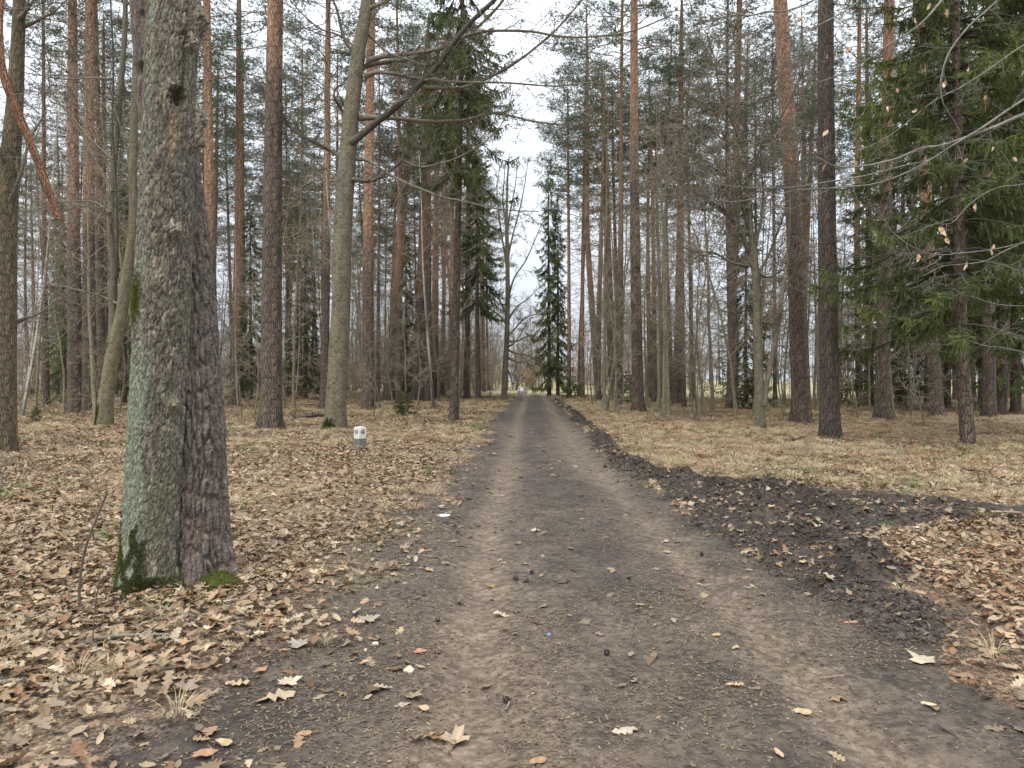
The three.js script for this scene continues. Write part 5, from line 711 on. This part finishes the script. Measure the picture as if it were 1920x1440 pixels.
  stick('fallen_stick', 'stubby stick piece in the left wheel rut', [[936, 1192], [954, 1191]], 0.006, 0.005, [0.3, 0.24, 0.18]); stick('fallen_stick', 'short pale stick below the pine cone on the road', [[949, 1325], [955, 1312]], 0.006, 0.005, [0.3, 0.26, 0.2]); stick('fallen_stick', 'thin pale stem lying in the right wheel rut', [[1528, 1261], [1555, 1262], [1585, 1266]], 0.003, 0.002, [0.45, 0.36, 0.24]); stick('fallen_stick', 'dark twig at the bottom right of the road', [[1765, 1365], [1785, 1376], [1800, 1388]], 0.005, 0.003, [0.12, 0.1, 0.08]);
  stick('fallen_log', 'grey log lying behind the leaning twin stemmed tree', [[210, 769, 0.05], [225, 769, 0.06], [246, 770, 0.06]], 0.07, 0.06, [0.24, 0.21, 0.17], 0, 'log'); stick('fallen_log', 'dark rotting log between stout pine and smooth barked tree', [[552, 788, 0.06], [575, 787, 0.08], [592, 785, 0.1], [612, 784, 0.08]], 0.05, 0.07, [0.1, 0.085, 0.07], 8, 'log'); stick('fallen_log', 'thin log beyond the dark rotting log', [[556, 761, 0.05], [580, 761, 0.05], [602, 760, 0.05]], 0.05, 0.04, [0.16, 0.13, 0.1], 0, 'log'); stick('fallen_branch', 'dead branch lying in the grass right of the road', [[1488, 833, 0.05], [1500, 830, 0.08], [1510, 826, 0.05]], 0.025, 0.012, [0.12, 0.1, 0.08], 6, 'branch'); stick('fallen_log', 'long fallen stem among leaves behind the clods at right', [[1810, 973, 0.02], [1860, 972, 0.03], [1915, 974, 0.02]], 0.014, 0.01, [0.4, 0.32, 0.2], 0, 'log');
  for (const [x, y, s, l, g] of [[30, 762, 1.4, 'brushwood heap behind the left edge trunk'], [95, 768, 1.2, 'brushwood heap beside the paired pines'], [405, 778, 0.8, 'broken stump with brush right of the double trunk'], [1690, 775, 1, 'brushwood under the spruces at right'], [1260, 790, 1, 'low brush between saplings right of the road']]) { const p = onGround(x, y), o = thing('brushwood', l, 'brushwood', p), T = new Geo(), rr = rng(x); for (let i = 0; i < 26; i++) branch(T, V(rr.n() * 0.9 * s, 0.03, rr.n() * 0.5 * s), V(rr.n(), rr.r(0.1, 0.8), rr.n()), rr.r(0.4, 1.3) * s, 0.014, 2, rr, { wig: 0.2, up: -0.03, min: 0.006, max: 3, count: [0, 0, 4], step: 0.2, tint: tint3([0.2, 0.155, 0.12], rr.r(0.7, 1.3)) }); mesh('twigs', T.build(), M.twig, o, 'stuff'); }
  { // upright sapling stick beside the double trunk and a thin shrub at the left edge
    const mk = (name, label, list, w0, w1, tint, tw, reach) => { const p0 = groundAt(list[0][0], list[0][1]), d = -p0.z, b = p0.clone(); b.y = ground(b.x, d); const o = thing(name, label, 'sapling', b), G = new Geo(), c = smooth(list.map(([x, y, dd]) => at(x, y, d + (dd || 0)).sub(b)), list.length * 6); tube(G, c, taper(c.length, w0, w1), { seg: 7, tile: [0.2, 0.4], color: (h, a, p) => tint3(tint, BK * (0.75 + 0.5 * vn(p.x * 14 + 9, p.y * 14 + 9, a))) }); mesh('trunk', G.build(), M.smooth, o); const T = new Geo(); for (let i = 0; i < tw; i++) { const k = Math.floor(R.r(0.25, 0.98) * (c.length - 1)); branch(T, c[k], V(R.n(), R.r(0, 0.7), R.n()), R.r(0.3, 1) * reach, w1 * 0.7, 2, R, { wig: 0.18, up: 0.02, min: 0.0014, max: 3, count: [0, 0, 4], step: 0.07, tint }); } mesh('twigs', T.build(), M.twig, o, 'stuff'); };
    mk('sapling', 'thin upright sapling in front of the lichen covered trunk', [[148, 1158], [147, 1110], [152, 1060], [165, 1010], [185, 960], [200, 922]], 0.0095, 0.006, [0.12, 0.1, 0.08], 3, 0.35); mk('sapling', 'very thin low sapling left of the bent stick', [[172, 1222], [173, 1180], [180, 1120], [186, 1070]], 0.004, 0.002, [0.12, 0.09, 0.07], 6, 0.25);
    mk('sapling', 'grey bare sapling at the left edge in front of the olive trunk', [[2, 925], [4, 890], [12, 865], [-6, 840], [-20, 800]], 0.012, 0.006, [0.19, 0.17, 0.15], 4, 0.6); mk('sapling', 'thin bare shrub low on the left edge', [[-30, 850], [-10, 815], [10, 785], [30, 760], [50, 730]], 0.01, 0.004, [0.17, 0.14, 0.12], 16, 0.7); mk('sapling', 'low twiggy sapling among leaves left of the double trunk', [[185, 928], [180, 905], [170, 885], [160, 870]], 0.006, 0.003, [0.14, 0.11, 0.09], 12, 0.4);
  }
  const blob = (name, label, category, px, py, s, tint, sy = 0.7, up = 0.3, seed = 1, m) => { const g = new THREE.IcosahedronGeometry(1, 3), p = g.attributes.position; for (let i = 0; i < p.count; i++) { const k = 0.6 + 0.75 * fbm(p.getX(i) * 1.8 + seed, p.getY(i) * 1.8 + seed, 3, p.getZ(i) * 1.8 + 9); p.setXYZ(i, p.getX(i) * k * s, p.getY(i) * k * s * sy, p.getZ(i) * k * s); } g.computeVertexNormals(); const o = mesh(numbered(name), g, m || new THREE.MeshStandardMaterial({ color: new THREE.Color(...tint), roughness: 0.6 }), scene); o.position.copy(onGround(px, py, s * sy * up)); o.userData = { label, category }; return o; };
  blob('plastic_scrap', 'small blue plastic scrap on the middle of the road', 'litter', 1029, 1191, 0.013, [0.12, 0.26, 0.6]); blob('paper_scrap', 'white paper scrap beside the heap of leaves at right', 'litter', 1720, 1012, 0.03, [0.8, 0.8, 0.82], 0.8, 0.6, 4); blob('crumpled_bundle', 'white crumpled bundle on the verge where the road ends', 'litter', 976, 739, 0.3, [0.75, 0.76, 0.82], 1.3, 0.7, 5); blob('crumpled_bundle', 'dark crumpled bundle beside the white bundle where the road ends', 'litter', 985, 737, 0.25, [0.12, 0.12, 0.15], 0.6, 0.5, 7); blob('stone', 'pale flat pebble at the left road edge', 'stone', 702, 1208, 0.022, [0.6, 0.54, 0.42], 0.5); blob('stone', 'pale round mushroom coloured pebble left of the rut', 'stone', 765, 1258, 0.03, [0.6, 0.5, 0.36], 0.45, 0.3, 8); blob('plastic_scrap', 'bluish white shred at the left road edge farther on', 'litter', 832, 966, 0.07, [0.7, 0.73, 0.76], 0.12, 0.4, 9);  // white and dark bundles stand in for an unidentified thing at the road end
  for (const [x, y, l] of [[949, 1307, 'dark pine cone in the left wheel rut near the bottom'], [1138, 1227, 'dark pine cone on the middle ridge of the road'], [820, 1164, 'pine cone left of the left wheel rut'], [998, 1075, 'pine cone between the ruts farther up the road'], [1316, 1040, 'pine cone in the right wheel rut'], [968, 1084, 'small pine cone by the left rut farther up']]) { // cones with their scales
    const p = onGround(x, y, 0.014), o = thing('pine_cone', l, 'cone', p, undefined, R() * 6), G = new Geo(); for (let i = 0; i < 70; i++) { const t = i / 70, a = i * 2.4, r = 0.016 * Math.sin(Math.PI * (0.15 + 0.8 * t)), c = V((t - 0.5) * 0.045, Math.cos(a) * r * 0.5, Math.sin(a) * r * 0.5), e = V((t - 0.5) * 0.045 + 0.006, Math.cos(a) * r, Math.sin(a) * r), s = V(0, -Math.sin(a), Math.cos(a)).multiplyScalar(0.0055), col = tint3([0.09, 0.07, 0.055], R.r(0.7, 1.3)); G.tri(c, e.clone().add(s), e.clone().sub(s), col); G.tri(e.clone().add(s), e.clone().add(V(0.004, 0, 0)), e.clone().sub(s), col); } mesh('scales', G.build(), M.leaf, o, 'stuff'); }
}

// ---------------------------------------------------------------- labels of the trees behind: by the marked trees they stand between
{
  const marks = [[-400, 'the left edge'], [10, 'the left edge trunk'], [155, 'the paired pines'], [200, 'the leaning twin stem'], [310, 'the double trunk'], [400, 'the orange topped pine'], [508, 'the stout dark pine'], [628, 'the smooth barked tree'], [690, 'the straight pine'], [740, 'the leaning pine'], [783, 'the broad pine'], [851, 'the roadside spruce'], [945, 'the arching tree'], [1040, 'the far spruces'], [1123, 'the bending pine'], [1197, 'the furrowed pine'], [1268, 'the dark pine'], [1370, 'the olive trunk'], [1426, 'the forked tree'], [1504, 'the thick leaning pine'], [1557, 'the black trunk'], [1654, 'the grey brown pine'], [1756, 'the reddish pine'], [1816, 'the curved spruce'], [1865, 'the paired dark pines'], [2600, 'the right edge']];
  const nth = ['first', 'second', 'third', 'fourth', 'fifth', 'sixth', 'seventh', 'eighth', 'ninth', 'tenth', 'eleventh', 'twelfth', 'thirteenth', 'fourteenth', 'fifteenth', 'sixteenth', 'seventeenth', 'eighteenth', 'nineteenth', 'twentieth', 'twenty-first', 'twenty-second', 'twenty-third', 'twenty-fourth', 'twenty-fifth', 'twenty-sixth'];
  const short = { 'pines in the middle of the wood on the left': 'middle distance pine', 'distant pines on the left': 'distant pine', 'pines in the belt of wood on the right': 'slender background pine', 'young bare trees on the left': 'thin bare young tree', 'young bare trees on the right': 'thin bare young tree', 'birches on the left': 'slim pale birch', 'understorey spruces on the left': 'dark understorey spruce', 'leafless trees beyond the meadow': 'meadow edge tree', 'leafless trees deep in the wood': 'distant leafless tree', 'bare bushes in the wood on the left': 'bare brown bush', 'bare bushes beyond the end of the road': 'meadow edge bush', 'far pines across the meadow': 'farthest pine', 'far leafless trees across the meadow': 'farthest leafless tree' };
  const bins = new Map(); for (const o of scene.children) { const g = o.userData.group; if (!short[g]) continue; const px = 960 + o.position.x / -o.position.z * F; let k = 0; while (k < marks.length - 2 && px > marks[k + 1][0]) k++; const key = g + '|' + k; if (!bins.has(key)) bins.set(key, []); bins.get(key).push([px, o, k, g]); }
  for (const list of bins.values()) { list.sort((a, b) => a[0] - b[0]); list.forEach(([, o, k, g], i) => { o.userData.label = `${short[g]}, ${list.length > 1 ? (nth[i] || 'last') + ' ' : ''}between ${marks[k][1]} and ${marks[k + 1][1]}`; }); }
}
renderer.render(scene, camera);
